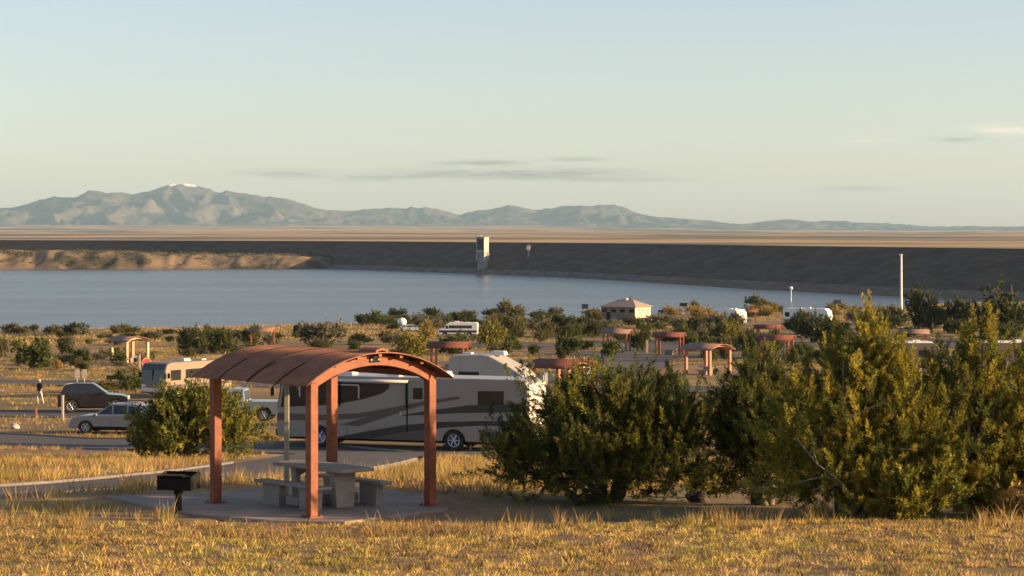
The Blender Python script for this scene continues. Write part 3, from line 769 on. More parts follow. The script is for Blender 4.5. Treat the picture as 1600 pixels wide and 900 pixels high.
# big motorhome: local +X is forward, the camera sees its -Y... side is placed by rotation
def decal(parent, name, poly, y, m, th=.008):
    q = MB(); s = 1 if y > 0 else -1
    q.prism(poly, y - s * .02, y + s * th); return q.build(name, m, parent)
def motorhome():
    L, Wd, H = 12.5, 2.5, 3.3
    t = thing('motorhome', 'long champagne motorhome with dark swoosh stripes parked behind the near shelter', 'motorhome', (RV_X, RV_D, RV_Z), math.radians(180 - 19))
    fx, rx = L / 2, -L / 2; wh = [fx - 2.2, fx - 8.9]
    top = [(rx, .62), (rx - .02, 3.0), (rx + .12, 3.25), (rx + .4, 3.33), (fx - .9, 3.36), (fx - .42, 3.22), (fx - .22, 2.8), (fx - .06, 1.75), (fx, 1.45), (fx, .62), (fx - .12, .42)]
    q = MB(); q.prism(outline(top, .42, wh, .56, rx, fx - .12), -Wd / 2, Wd / 2); q.build('body', M['rv_body'], t, bevel=.07)
    y = Wd / 2     # the visible side: +Y after turning faces the camera
    for sd in (1, -1):
        yy = sd * y
        S = lambda pts: [(fx - s_, z) for s_, z in pts]
        decal(t, 'window_band', S([(.42, 3.02), (3.0, 3.05), (5.75, 3.02), (5.72, 2.82), (5.4, 2.58), (4.5, 2.30), (3.4, 2.08), (2.2, 1.93), (1.0, 1.86), (.22, 1.82)]), yy, M['glass'])
        for a, b in ((1.2, 1.95), (3.0, 4.2)):
            q = MB(); w = b - a
            for cx, cz, dx, dz in ((a, 2.62, .05, .62), (b, 2.62, .05, .62), ((a + b) / 2, 2.93, w, .05)):
                q.box((fx - cx, yy + sd * .012, cz), (dx, .02, dz))
            q.build('window_frame', M['offwhite'], t)
        decal(t, 'taupe_stripe', S([(.05, 1.55), (2.2, 1.50), (4.2, 1.62), (6.0, 1.95), (7.6, 2.30), (9.2, 2.52), (9.2, 2.40), (7.4, 2.05), (6.0, 1.68), (4.0, 1.36), (2.0, 1.22), (.02, 1.20)]), yy, M['rv_taupe'])
        decal(t, 'taupe_stripe', S([(3.2, 1.05), (4.6, 1.45), (6.2, 1.82), (6.25, 1.72), (5.2, 1.35), (4.2, 1.02)]), yy, M['rv_taupe'], .012)
        decal(t, 'charcoal_stripe', S([(2.9, .44), (4.6, .80), (6.4, 1.12), (8.2, 1.32), (10.4, 1.42), (12.35, 1.44), (12.35, 1.22), (10.2, 1.20), (8.4, 1.06), (7.0, .82), (5.2, .50), (4.6, .44)]), yy, M['rv_dark'])
        decal(t, 'charcoal_stripe', S([(6.2, 1.55), (7.6, 1.82), (9.6, 2.12), (11.4, 2.22), (12.4, 2.20), (12.4, 1.88), (11.0, 1.82), (9.2, 1.76), (7.4, 1.62)]), yy, M['rv_dark'], .012)
        decal(t, 'taupe_panel', S([(4.8, .44), (6.3, .78), (7.9, 1.0), (7.6, .62), (7.4, .44)]), yy, M['rv_taupe'], .012)
        decal(t, 'rear_window', S([(10.1, 2.78), (11.35, 2.80), (11.35, 2.18), (10.1, 2.16)]), yy, M['glass'], .02)
        decal(t, 'small_window', S([(6.92, 2.86), (7.38, 2.87), (7.38, 2.35), (6.92, 2.34)]), yy, M['glass'], .02)
        q = MB(); q.box((fx - 6.62, yy + sd * .006, 1.95), (.06, .03, 2.3)); q.build('door_edge', M['dark'], t)
        q = MB(); q.box((fx - 6.3, yy + sd * .03, 1.65), (.05, .05, .22)); q.build('door_handle', M['steel'], t)
        for s_ in (3.6, 4.7, 5.8):
            q = MB(); q.box((fx - s_, yy + sd * .003, .72), (.018, .02, .50)); q.build('bay_seam', M['rv_taupe'], t)
        q = MB(); q.tube((fx - 3.1, yy + sd * .10, 3.14), (fx - 6.7, yy + sd * .10, 3.14), .075, n=10); aw = q.build('awning_roll', M['offwhite'], t, smooth_=True)
        for s_ in (3.25, 6.6):
            q = MB(); q.box((fx - s_, yy + sd * .07, 2.55), (.05, .07, 1.25)); q.build('awning_arm', M['dark'], aw)
        for cx in wh: wheel(t, cx, sd * (y - .16), .48, .28, sd)
        q = MB(); q.path([(fx - .5, yy, 2.95), (fx - .1, yy + sd * .22, 2.95), (fx + .1, yy + sd * .25, 2.75)], [.03] * 3); mr = q.build('mirror_arm', M['dark'], t)
        q = MB(); q.box((fx + .1, yy + sd * .25, 2.55), (.1, .22, .40)); q.build('mirror', M['dark'], mr, bevel=.03)
        q = MB(); q.box((fx - .06, sd * .88, .98), (.16, .42, .26)); q.build('headlight', M['lamp_glass'], t, bevel=.03)
        q = MB(); q.box((rx - .02, sd * 1.0, 1.1), (.1, .2, .5)); q.build('tail_light', M['tail'], t, bevel=.02)
        q = MB(); q.lathe([(.55, sd * (y - .02)), (.62, sd * (y - .02)), (.62, sd * (y + .015)), (.56, sd * (y + .015))], (wh[0], 0, .46), 'y', 24)
    # windscreen
    q = MB(); q.add([(fx - .21, -1.12, 2.98 - .1), (fx - .21, 1.12, 2.88), (fx - .055, 1.15, 1.72), (fx - .055, -1.15, 1.72),
                     (fx - .16, -1.12, 2.88), (fx - .16, 1.12, 2.88), (fx + .0, 1.15, 1.72), (fx + .0, -1.15, 1.72)],
                    [(0, 1, 2, 3), (7, 6, 5, 4), (0, 4, 5, 1), (1, 5, 6, 2), (2, 6, 7, 3), (3, 7, 4, 0)]); q.build('windscreen', M['glass'], t)
    q = MB(); q.box((fx - .05, 0, .62), (.3, 2.4, .34)); q.build('front_bumper', M['rv_taupe'], t, bevel=.06)
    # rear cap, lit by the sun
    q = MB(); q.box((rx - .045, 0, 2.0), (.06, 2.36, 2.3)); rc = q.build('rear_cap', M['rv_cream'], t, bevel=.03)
    q = MB(); q.prism([(-.8, 2.55), (-.1, 2.62), (.7, 2.72), (.7, 2.60), (-.1, 2.48), (-.8, 2.40)], rx - .085, rx - .07, axis='x'); q.build('rear_stripe', M['rv_taupe'], rc)
    q = MB(); q.box((rx - .03, 0, .66), (.22, 2.42, .30)); q.build('rear_bumper', M['rv_body'], t, bevel=.04)
    q = MB()
    for yy in (-.95, -.6): q.tube((rx - .14, yy, 1.0), (rx - .14, yy, 3.45), .02, n=6)
    for k in range(7): q.tube((rx - .14, -.95, 1.15 + k * .33), (rx - .14, -.6, 1.15 + k * .33), .016, n=6)
    q.build('ladder', M['steel'], t)
    for xx in (3.2, -1.6):
        q = MB(); q.box((xx, 0, 3.46), (1.0, .75, .26), top=(.8, .8)); q.build('roof_air_conditioner', M['offwhite'], t, bevel=.05)
    q = MB(); q.box((.6, .3, 3.40), (.6, .6, .12)); q.build('roof_vent', M['white'], t)
    q = MB(); q.box((0, 0, .45), (L * .92, 2.2, .25)); q.build('chassis', M['dark'], t)
    return t
motorhome()

def boxy(name, label, cat, loc, rz, L, Wd, H, top, wheels, wr, body_m, windows, stripes=(), extras=None, group=None, sill=.5):
    """simple coach, trailer or van: side outline 'top' rear->front in (x,z); windows/stripes as (x0,z0,x1,z1,material) on both sides"""
    t = thing(name, label, cat, loc, rz, group)
    q = MB(); q.prism(outline(top, sill, wheels, wr * 1.15, top[0][0], top[-1][0]), -Wd / 2, Wd / 2); q.build('body', body_m, t, bevel=.08)
    for sd in (-1, 1):
        for (a, b, c, d, m_) in windows:
            decal(t, 'side_window', [(a, b), (c, b), (c, d), (a, d)], sd * Wd / 2, m_, .02)
        for (a, b, c, d, m_) in stripes:
            decal(t, 'stripe', [(a, b), (c, b), (c, d), (a, d)], sd * Wd / 2, m_, .012)
        for cx in wheels: wheel(t, cx, sd * (Wd / 2 - .14), wr, .22, sd)
    q = MB(); q.box((.3, 0, H + .11), (.9, .7, .24), top=(.8, .8)); q.build('roof_air_conditioner', M['offwhite'], t, bevel=.04)
    q = MB(); q.box((-1.6, .2, H + .05), (.5, .5, .12)); q.build('roof_vent', M['offwhite'], t)
    q = MB(); q.box((0, 0, sill), (L * .85, Wd * .8, .2)); q.build('chassis', M['dark'], t)
    return t
def place(px, row):
    d = depth_for(px, row); x = X(px, d); return x, d, float(T(x, d))
# tan coach behind the left bush, front towards us
d_ = 174.0; x_ = X(292, d_); z_ = float(T(x_, d_))
co = boxy('tan_motorhome', 'tan coach with big dark windscreen behind the roadside juniper', 'motorhome', (x_, d_, z_), math.radians(180 + 58), 8.2, 2.45, 2.85,
          [(-4.1, .5), (-4.1, 2.6), (-3.9, 2.85), (3.3, 2.9), (3.75, 2.8), (3.98, 2.3), (4.1, 1.2), (4.12, .6)], [-2.3, 2.5], .42, M['tan_body'],
          [(2.2, 1.5, 3.4, 2.3, M['glass']), (-1.2, 1.6, 1.6, 2.3, M['glass']), (-3.3, 1.6, -2.2, 2.3, M['glass'])], [(-4.0, .95, 3.9, 1.15, M['rv_taupe'])])
q = MB(); q.prism([(3.84, 2.78), (4.04, 2.32), (4.16, 1.22), (4.04, 1.22), (3.9, 2.28), (3.7, 2.72)], -1.15, 1.15); q.build('windscreen', M['glass_blue'], co)
q = MB(); q.box((4.105, 0, 1.8), (.06, .05, 1.1)); q.build('windscreen_divider', M['dark'], co)
co.scale = (.93, .93, .93)
q = MB(); q.box((4.1, 0, .78), (.14, 2.3, .3)); q.build('front_bumper', M['offwhite'], co, bevel=.03)
for sd in (-1, 1):
    q = MB(); q.box((4.1, sd * .9, 1.08), (.12, .36, .2)); q.build('headlight', M['lamp_glass'], co)
    q = MB(); q.box((3.9, sd * 1.45, 1.9), (.1, .2, .4)); q.build('mirror', M['dark'], co)
# blue grey pickup beside the motorhome nose
d_ = 140.0; x_ = X(372, d_); z_ = float(T(x_, d_))
pk = car('pickup_truck', 'blue grey pickup half hidden between the roadside juniper and the motorhome nose', (x_, d_, z_), math.radians(180 - 6), M['bluegrey'], 5.6, 1.98, 1.9,
    [(-2.75, .62), (-2.78, 1.18), (-.55, 1.18), (-.5, 1.22), (1.15, 1.2), (2.5, 1.1), (2.78, .95), (2.8, .6)],
    [(-.62, 1.14), (-.5, 1.84), (-.2, 1.9), (.75, 1.88), (1.45, 1.16)],
    [[(-.42, 1.26), (-.36, 1.74), (.15, 1.76), (.15, 1.26)], [(.23, 1.26), (.23, 1.76), (.68, 1.75), (1.1, 1.26)]], [-1.75, 1.8], .40, sill=.42, belt=1.15, suv=False)
# fifth-wheel trailer behind the motorhome, nose to the right
d_ = 133.0; x_ = X(772, d_); z_ = float(T(x_, d_))
fw = boxy('fifth_wheel_trailer', 'pale grey fifth-wheel trailer with sunlit sloping nose rising behind the motorhome roof', 'trailer', (x_, d_, z_), math.radians(-17), 4.6, 2.5, 4.1,
          [(-2.3, .6), (-2.3, 3.9), (-2.1, 4.1), (-.3, 4.15), (.1, 4.1), (1.3, 3.5), (2.0, 3.1), (2.1, 2.6), (1.0, 2.1), (.9, .6)], [-1.1, -.1], .38, M['offgrey'],
          [(-1.7, 2.4, -.5, 3.2, M['glass'])], [(-2.25, 1.6, .9, 1.8, M['rv_taupe'])])
# white trailers at the lake
def white_trailer(px, d, L, H, rz, label, body='white'):
    x = X(px, d); z = float(T(x, d))
    return boxy('travel_trailer', label, 'trailer', (x, d, z), rz, L, 2.5, H,
                [(-L / 2, .6), (-L / 2, H - .25), (-L / 2 + .2, H), (L / 2 - .9, H), (L / 2 - .25, H - .5), (L / 2, H * .5), (L / 2 - .15, .6)], [-.5, .45], .36, M[body],
                [(-L / 2 + .5, H * .5, -L / 2 + 1.5, H * .76, M['glass']), (.3, H * .5, 1.4, H * .76, M['glass'])], [(-L / 2 + .05, .9, L / 2 - .3, 1.15, M['rv_taupe'])], group='white trailers parked near the lake')
white_trailer(1148, 500, 5.6, 3.35, math.radians(-62), 'short white travel trailer seen end on beside the red roofed shelter by the lake')
white_trailer(1262, 486, 10.0, 3.45, math.radians(-28), 'longest white travel trailer, sunlit, left of the tall juniper tip')
for px_, d_, L_, rz_, lab_ in ((1585, 230, 7.0, 4, 'taupe trailer with white roof at the right picture edge'), (1426, 236, 5.2, 6, 'taupe trailer with white roof showing between the two tallest junipers')):
    wt = white_trailer(px_, d_, L_, 3.0, math.radians(rz_), lab_, 'rv_taupe'); wt['group'] = 'white roofed trailers behind the right junipers'
    q = MB(); q.box((-.4, 0, 3.02), (L_ - 1.0, 2.54, .14)); q.build('roof_cap', M['white'], wt, bevel=.04)
# pickup with camper beyond the centre
x_, d_, z_ = place(716, 526)
cp = boxy('camper_van', 'white and blue camper van half behind a dark hedge in the centre', 'van', (x_, d_, z_), math.radians(176), 7.2, 2.3, 2.6,
          [(-3.6, .6), (-3.6, 2.4), (-3.4, 2.6), (1.6, 2.62), (2.2, 2.2), (2.5, 1.55), (3.4, 1.4), (3.6, 1.1), (3.6, .6)], [-2.1, 2.4], .40, M['white'],
          [(-2.6, 1.55, 1.6, 2.1, M['glass_blue']), (1.75, 1.5, 2.15, 2.05, M['glass'])], [(-3.5, .8, 3.4, 1.2, M['navy'])])
def small_car(px, row, label, paint, rz):
    x, d, z = place(px, row)
    return car('distant_car', label, (x, d, z), rz, paint, 4.5, 1.84, 1.55,
        [(-2.2, .6), (-2.22, .95), (-2.1, 1.02), (.75, 1.0), (1.75, .92), (2.15, .8), (2.22, .6)], [(-2.0, .98), (-1.45, 1.5), (-.8, 1.56), (0, 1.55), (1.05, .96)],
        [[(-1.6, 1.05), (-1.3, 1.4), (-.1, 1.47), (-.1, 1.05)], [(-.02, 1.05), (-.02, 1.47), (.15, 1.44), (.75, 1.05)]], [-1.35, 1.4], .34, suv=False)
small_car(711, 513, 'small red car just beyond the white and blue camper', M['red_paint'], math.radians(172))
small_car(644, 519, 'small grey car right of the white tank by the shore', M['bluegrey'], math.radians(20))
small_car(1040, 489, 'dark car parked to the right of the sunlit lake building', M['black_paint'], math.radians(160))

# ------------------------------------------------------------------ structures in the distance
# intake tower in the lake
it = thing('intake_tower', 'tall concrete intake tower standing in the lake before the dam', 'tower', (X(754, 1405), 1405, LAKE_Z - 1), math.radians(60))
q = MB(); q.box((0, 0, 7.0), (4.2, 4.6, 14.0)); q.build('shaft', M['tower'], it)
q = MB(); q.box((0, 0, 18.2), (5.4, 5.4, 8.6)); hd = q.build('head_house', M['tower_white'], it)
q = MB(); q.box((-2.72, 0, 18.6), (.12, 4.4, 6.6)); q.build('louvre_panel', M['tower_dark'], hd)
for sx_, sy_ in ((-2.5, -2.5), (2.5, -2.5), (-2.5, 2.5), (2.5, 2.5)):
    q = MB(); q.box((sx_, sy_, 11.4), (.7, .7, 5.0)); q.build('column', M['tower_white'], it)
q = MB(); q.box((0, 0, 22.7), (5.9, 5.9, .4)); q.build('roof_slab', M['tower'], it)
q = MB(); q.tube((-1.5, 0, 22.9), (-1.5, 0, 24.2), .12, n=6); q.build('mast', M['steel'], it)
gt = thing('gauge_tower', 'small slim gauge tower with white head on the dam face', 'tower', (X(826, 1385), 1385, LAKE_Z - 1))
q = MB(); q.tube((0, 0, 0), (0, 0, 15.5), .75, .7, n=10); q.build('stem', M['tower'], gt)
q = MB(); q.box((0, 0, 16.6), (2.4, 2.4, 2.2)); q.build('cabin', M['tower_white'], gt)
q = MB(); q.prism([(-1.5, 17.7), (1.5, 17.7), (0, 18.6)], -1.5, 1.5); q.build('roof', M['tower'], gt)
# shower building by the lake
BD = 640.0; bxx = X(978, BD); bz = float(T(bxx, BD))
bd = thing('shower_building', 'sand coloured shower building with hipped roof, sunlit at its right end, near the lake', 'building', (bxx, BD, bz), math.radians(-33))
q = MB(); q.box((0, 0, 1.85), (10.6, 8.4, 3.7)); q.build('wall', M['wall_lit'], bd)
q = MB(); hx, hy = 6.0, 4.9
q.add([(-hx, -hy, 3.65), (hx, -hy, 3.65), (hx, hy, 3.65), (-hx, hy, 3.65), (-2.2, 0, 5.5), (2.2, 0, 5.5)], [(0, 1, 5, 4), (1, 2, 5), (2, 3, 4, 5), (3, 0, 4), (3, 2, 1, 0)])
rf = q.build('roof', M['bldg_roof'], bd)
q = MB(); q.box((0, 0, 5.55), (1.0, .8, .7)); q.build('cupola', M['offwhite'], rf)
for xx in (-4.2, -1.4, 1.4, 4.2):
    q = MB(); q.box((xx, -4.22, 2.6), (1.5, .12, .9)); q.build('window', M['glass'], bd)
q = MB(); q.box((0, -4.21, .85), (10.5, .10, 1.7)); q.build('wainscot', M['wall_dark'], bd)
q = MB(); q.box((0, -4.205, 2.66), (10.5, .08, 1.92)); q.build('front_shade_panel', M['front_shade'], bd)  # thin dark panel painting shade over the upper front wall
for yy in (-2.2, .2, 2.4):
    q = MB(); q.box((5.32, yy, 2.7), (.1, 1.0, .7)); q.build('window', M['bldg_roof'], bd)
q = MB(); q.box((-3.0, -4.28, 1.1), (1.1, .1, 2.2)); q.build('door', M['dark'], bd)

# far picnic shelters
FS = [  # px, row of the base, angle, post, roof, label
    (203, 566, -48, 'tan_post', 'tan_roof', 'tan arched picnic shelter among the bushes at far left'),
    (410, 541, -5, 'far_post', 'tan_roof', 'brown roofed shelter by the shore above the near shelter ridge'),
    (702, 580, -8, 'far_post', 'far_roof', 'red roofed shelter just left of the grey fifth-wheel'),
    (880, 628, -40, 'far_post', 'far_roof', 'red roofed shelter right of the motorhome tail'),
    (964, 548, -14, 'far_post', 'tan_roof', 'dark brown shaded shelter below the lake building'),
    (1046, 555, -13, 'far_post', 'far_roof', 'red roofed shelter behind the round juniper crown'),
    (1106, 585, -48, 'far_post', 'tan_roof', 'arched shelter with lit orange gable at the right of the round juniper crown'),
    (1214, 563, -18, 'far_post', 'far_roof', 'red shelter with two bright orange posts left of the tallest juniper'),
    (1200, 538, -12, 'far_post', 'far_roof', 'red shelter roof below the longest white trailer'),
    (1428, 548, -6, 'far_post', 'tan_roof', 'brown shelter roof between the two tallest junipers'),
    (1170, 504, -4, 'far_post', 'far_roof', 'red shelter near the shore behind the short white trailer'),
]
FAR_SH = []
proto = shelter('picnic_shelter', 'proto', (0, 0, 0), 0, M['far_post'], M['far_roof'], detail=False, panels=1)
for px, row, a, pm_, rm_, lab in FS:
    x, d, z = place(px, row); FAR_SH.append((x, d))
    c = copy_tree(proto); c.location = (x, d, z); c.rotation_euler = (0, 0, math.radians(a)); tag(c, lab, 'picnic shelter', 'far picnic shelters')
    for ch in c.children:
        if ch.name.startswith('roof'): mm = M[rm_]
        else: mm = M[pm_]
        ch.material_slots[0].link = 'OBJECT'; ch.material_slots[0].material = mm
    tq = MB(); tq.box((0, 0, .72), (1.9, .75, .09)); tq.box((0, 0, .34), (.9, .4, .68)); tq.box((0, .7, .42), (1.9, .28, .08)); tq.box((0, -.7, .42), (1.9, .28, .08))
    tq.box((0, .7, .19), (1.0, .18, .38)); tq.box((0, -.7, .19), (1.0, .18, .38)); tq.box((0, 0, .1), (.3, 1.5, .14))
    tt_ = tq.build('distant_table', M['concrete']); tt_.location = (x, d, z); tt_.rotation_euler = (0, 0, math.radians(a))
    tag(tt_, 'concrete table under the ' + ' '.join(lab.split()[:12]), 'table', 'far picnic tables')
remove_tree(proto)

# poles, posts, signs
def pole(name, label, cat, px, d, H, r0, r1, m, top=None, z=None):
    x = X(px, d); z = float(T(x, d)) if z is None else z
    t = thing(name, label, cat, (x, d, z)); q = MB(); q.tube((0, 0, -.3), (0, 0, H), r0, r1, n=10); q.build('shaft', m, t, smooth_=False)
    if top == 'light':
        q = MB(); q.box((0, 0, H + .1), (1.0, .3, .25)); q.build('lamp_head', m, t)
    if top == 'globe':
        q = MB(); q.lathe([(.1, H - .2), (.62, H + .1), (.7, H + .6), (.4, H + 1.0)], (0, 0, 0), 'z', 10); q.build('lamp_globe', M['white'], t)
    return t
pole('light_mast', 'tall white steel mast rising left of the dark trees at right', 'pole', 1408, 585, 15.6, .38, .26, M['steel'], 'light')
pole('street_lamp', 'small pale lamp post on the shore in front of the dam', 'lamp post', 1236, 845, 5.6, .22, .16, M['pole_white'], 'globe')
def post(label, px, row, h, w, m, name='site_post', cap=None):
    x, d, z = place(px, row); t = thing(name, label, 'post', (x, d, z))
    q = MB(); q.box((0, 0, h / 2 - .1), (w, w, h + .2)); q.build('shaft', m, t, bevel=.01)
    q = MB(); q.box((0, 0, h + .02), (w * 1.15, w * 1.15, .05)); q.build('cap', cap or m, t)
    return t
post('reddish wooden site post in front of the silver car', 184, 674, 1.05, .13, M['wood'])
post('pale wooden site post left of the black wagon rear wheel', 98, 657, 1.45, .13, M['palewood'])
post('short brown marker post below the walking person', 56, 652, .55, .12, M['wood'])
post('pale thin post beside the far left tan shelter', 218, 579, 1.6, .16, M['palewood'])
post('white post right of the motorhome tail', 853, 628, 2.7, .22, M['pole_white'])
post('short pale post beyond the grey fifth-wheel nose', 876, 577, .8, .2, M['palewood'])
post('short tan post at the right end of the brown shaded shelter', 1011, 552, 1.7, .3, M['tan_post'])
x, d, z = place(735, 703); up_ = thing('utility_pedestal', 'white utility pedestal with dark top by the motorhome rear wheel', 'pedestal', (x, d, z))
q = MB(); q.box((0, 0, .3), (.12, .12, .7)); q.build('stand', M['palewood'], up_)
q = MB(); q.box((0, 0, .72), (.26, .2, .16)); q.build('meter_box', M['dark'], up_, bevel=.02)
def sign(label, px, row, h, panels, name='road_sign'):
    x, d, z = place(px, row); t = thing(name, label, 'sign', (x, d, z))
    q = MB(); q.tube((0, .04, -.1), (0, .04, h), .045, n=8); q.build('sign_post', M['steel'], t)
    for (cx, cz, w, hh, m) in panels:
        q = MB(); q.box((cx, -.02, cz), (w, .03, hh)); q.build('sign_panel', m, t)
    return t
sign('left one of two pale upright notice boards behind the black wagon', 120.5, 603, 1.25, [(0, 1.0, .40, .75, M['palewood'])], 'notice_board')
sign('right one of two pale upright notice boards behind the black wagon', 131.5, 603, 1.25, [(0, 1.0, .40, .75, M['palewood'])], 'notice_board')
x, d, z = place(229, 590); ss_ = thing('stop_sign', 'red octagonal stop sign left of the tan coach', 'sign', (x, d, z), math.radians(25))
q = MB(); q.tube((0, .05, -.1), (0, .05, 1.55), .04, n=8); q.build('sign_post', M['steel'], ss_)
def octa(r, z0): return [(r * math.cos(math.pi / 8 + k * math.pi / 4), z0 + r * math.sin(math.pi / 8 + k * math.pi / 4)) for k in range(8)]
q = MB(); q.prism(octa(.46, 1.35), -.02, .01); pl_ = q.build('sign_face', M['white'], ss_)
q = MB(); q.prism(octa(.43, 1.35), -.03, -.0205); q.build('red_field', M['red_paint'], pl_)
x, d, z = place(913, 612); ys = thing('yield_sign', 'white rimmed red give way sign above the round juniper', 'sign', (x, d, z), math.radians(18))
q = MB(); q.tube((0, .05, -.1), (0, .05, 2.0), .05, n=8); q.build('sign_post', M['steel'], ys)
q = MB(); q.prism([(-.75, 2.0), (.75, 2.0), (.66, 1.72), (.1, 1.2), (-.1, 1.2), (-.66, 1.72)], -.02, .01); pl_ = q.build('sign_face', M['white'], ys)
q = MB(); q.prism([(-.5, 1.86), (.5, 1.86), (.3, 1.58), (-.3, 1.58)], -.03, -.0205); q.build('red_field', M['red_paint'], pl_)
sign('dark navy square board left of the lake building', 914, 494, 3.4, [(0, 2.9, 2.0, 1.5, M['navy'])], 'information_board')
sign('dark square board on the shore right of the lake building', 1068, 490, 3.2, [(0, 2.7, 2.4, 1.1, M['dark'])], 'information_board')
sign('navy board above the longest white trailer', 1308, 492, 4.2, [(0, 3.7, 2.2, 1.1, M['navy'])], 'information_board')
grill('small black pedestal grill by the bushes below the tan shelter', (*place(173, 600)[:2], place(173, 600)[2]), .3, 1.0)
x, d, z = place(628, 514); tk = thing('round_tank', 'small white round tank on the shore slope', 'tank', (x, d, z))
q = MB(); q.lathe([(.05, .55), (.6, .7), (.95, 1.1), (1.05, 1.5), (.95, 1.95), (.6, 2.35), (.05, 2.5)], (0, 0, 0), 'z', 16); q.build('vessel', M['white'], tk, smooth_=True)
for a in range(3):
    q = MB(); q.tube((.6 * math.cos(a * 2.09), .6 * math.sin(a * 2.09), -.2), (.5 * math.cos(a * 2.09), .5 * math.sin(a * 2.09), .9), .08, n=6); q.build('leg', M['steel'], tk)
x, d, z = place(465, 524); bn = thing('litter_bin', 'small dark bin on the shore left of the grey green bush', 'bin', (x, d, z))
q = MB(); q.lathe([(.75, 0), (.85, .3), (.85, 1.5), (.7, 1.7)], (0, 0, 0), 'z', 14); q.build('drum', M['dark'], bn)
q = MB(); q.lathe([(.9, 1.7), (.85, 1.8), (.4, 2.0), (.1, 2.05)], (0, 0, 0), 'z', 14); q.build('lid', M['dark'], bn)

# rocks
def rock(name, label, px, row, r, m, seed, sq=.65):
    x, d, z = place(px, row); bm = bmesh.new(); bmesh.ops.create_icosphere(bm, subdivisions=3, radius=1.0); rr = np.random.default_rng(seed)
    ks = rr.normal(size=(7, 3)); ph_ = rr.random(7) * 6
    for v in bm.verts:
        p = v.co.copy(); n = 1 + sum(.09 * math.sin(2.0 * (p.x * k[0] + p.y * k[1] + p.z * k[2]) + h) for k, h in zip(ks, ph_)); v.co = Vector((p.x * r * n, p.y * r * n * .9, p.z * r * n * sq))
    me = bpy.data.meshes.new(name); bm.to_mesh(me); bm.free(); me.materials.append(m)
    o = link(bpy.data.objects.new(name, me)); o.location = (x, d, z + r * sq * .55); tag(o, label, 'rock'); return o
rock('boulder', 'dark rounded boulder in the shade right of the round juniper', 1092, 785, .22, M['boulder'], 4, .75)
rock('pale_rock', 'white rock at the end of the grass island left of the silver car', 24, 670, .30, M['stone'], 5)
rock('pale_rock', 'pale rock on the verge by the motorhome rear wheel', 697, 699, .16, M['stone'], 6)

# walking person on the left road
def person(px, row):
    x, d, z = place(px, row)
    verts = [(0, 0, .93), (0, 0, 1.12), (0, 0, 1.32), (0, .0, 1.45), (0, -.01, 1.53), (.01, -.03, 1.64), (.01, -.03, 1.72),
             (-.10, 0, .88), (-.13, -.10, .50), (-.13, -.02, .09), (-.13, -.17, .04), (.10, 0, .88), (.12, .10, .50), (.13, .24, .12), (.13, .12, .05),
             (-.19, 0, 1.40), (-.26, .05, 1.13), (-.25, -.08, .90), (-.25, -.14, .81), (.19, 0, 1.40), (.26, -.03, 1.13), (.25, -.16, .92), (.25, -.22, .84)]
    edges = [(0, 1), (1, 2), (2, 3), (3, 4), (4, 5), (5, 6), (0, 7), (7, 8), (8, 9), (9, 10), (0, 11), (11, 12), (12, 13), (13, 14), (2, 15), (15, 16), (16, 17), (17, 18), (2, 19), (19, 20), (20, 21), (21, 22)]
    rad = [.15, .14, .16, .07, .055, .095, .085, .09, .065, .045, .04, .09, .065, .045, .04, .07, .05, .04, .035, .07, .05, .04, .035]
    me = bpy.data.meshes.new('person'); me.from_pydata(verts, edges, []); me.update()
    o = bpy.data.objects.new('person', me); COL.objects.link(o)
    sk = o.modifiers.new('skin', 'SKIN'); ss = o.modifiers.new('sub', 'SUBSURF'); ss.levels = 2; ss.render_levels = 2
    for i, v in enumerate(me.skin_vertices[0].data):
        v.radius = (rad[i], rad[i] * (.72 if i in (0, 1, 2) else 1)); v.use_root = (i == 0)
    bpy.context.view_layer.update()
    ev = o.evaluated_get(bpy.context.evaluated_depsgraph_get()); nm = bpy.data.meshes.new_from_object(ev); bpy.data.objects.remove(o)
    cl = [M['skin'], mat('black_shirt', (.02, .02, .022), .9, var=.2, vscale=8), mat('pale_trousers', (.50, .45, .38), .9, var=.1, vscale=8), M['dark'], mat('white_cap', (.75, .73, .7), .9, var=.05, vscale=9)]
    nm.materials.clear()
    for m_ in cl: nm.materials.append(m_)
    for p in nm.polygons:
        zc = p.center.z; ax = abs(p.center.x); p.use_smooth = True
        p.material_index = 3 if zc < .10 else (2 if zc < .92 and ax < .2 else (1 if (zc < 1.46 and (ax < .2 or zc > 1.1)) else (4 if zc > 1.66 else 0)))
    b = link(bpy.data.objects.new('person', nm)); b.location = (x, d, z); b.rotation_euler = (0, 0, math.radians(-35))
    tag(b, 'person in white cap, black top and pale trousers walking on the left roadside', 'person')
person(62, 633)

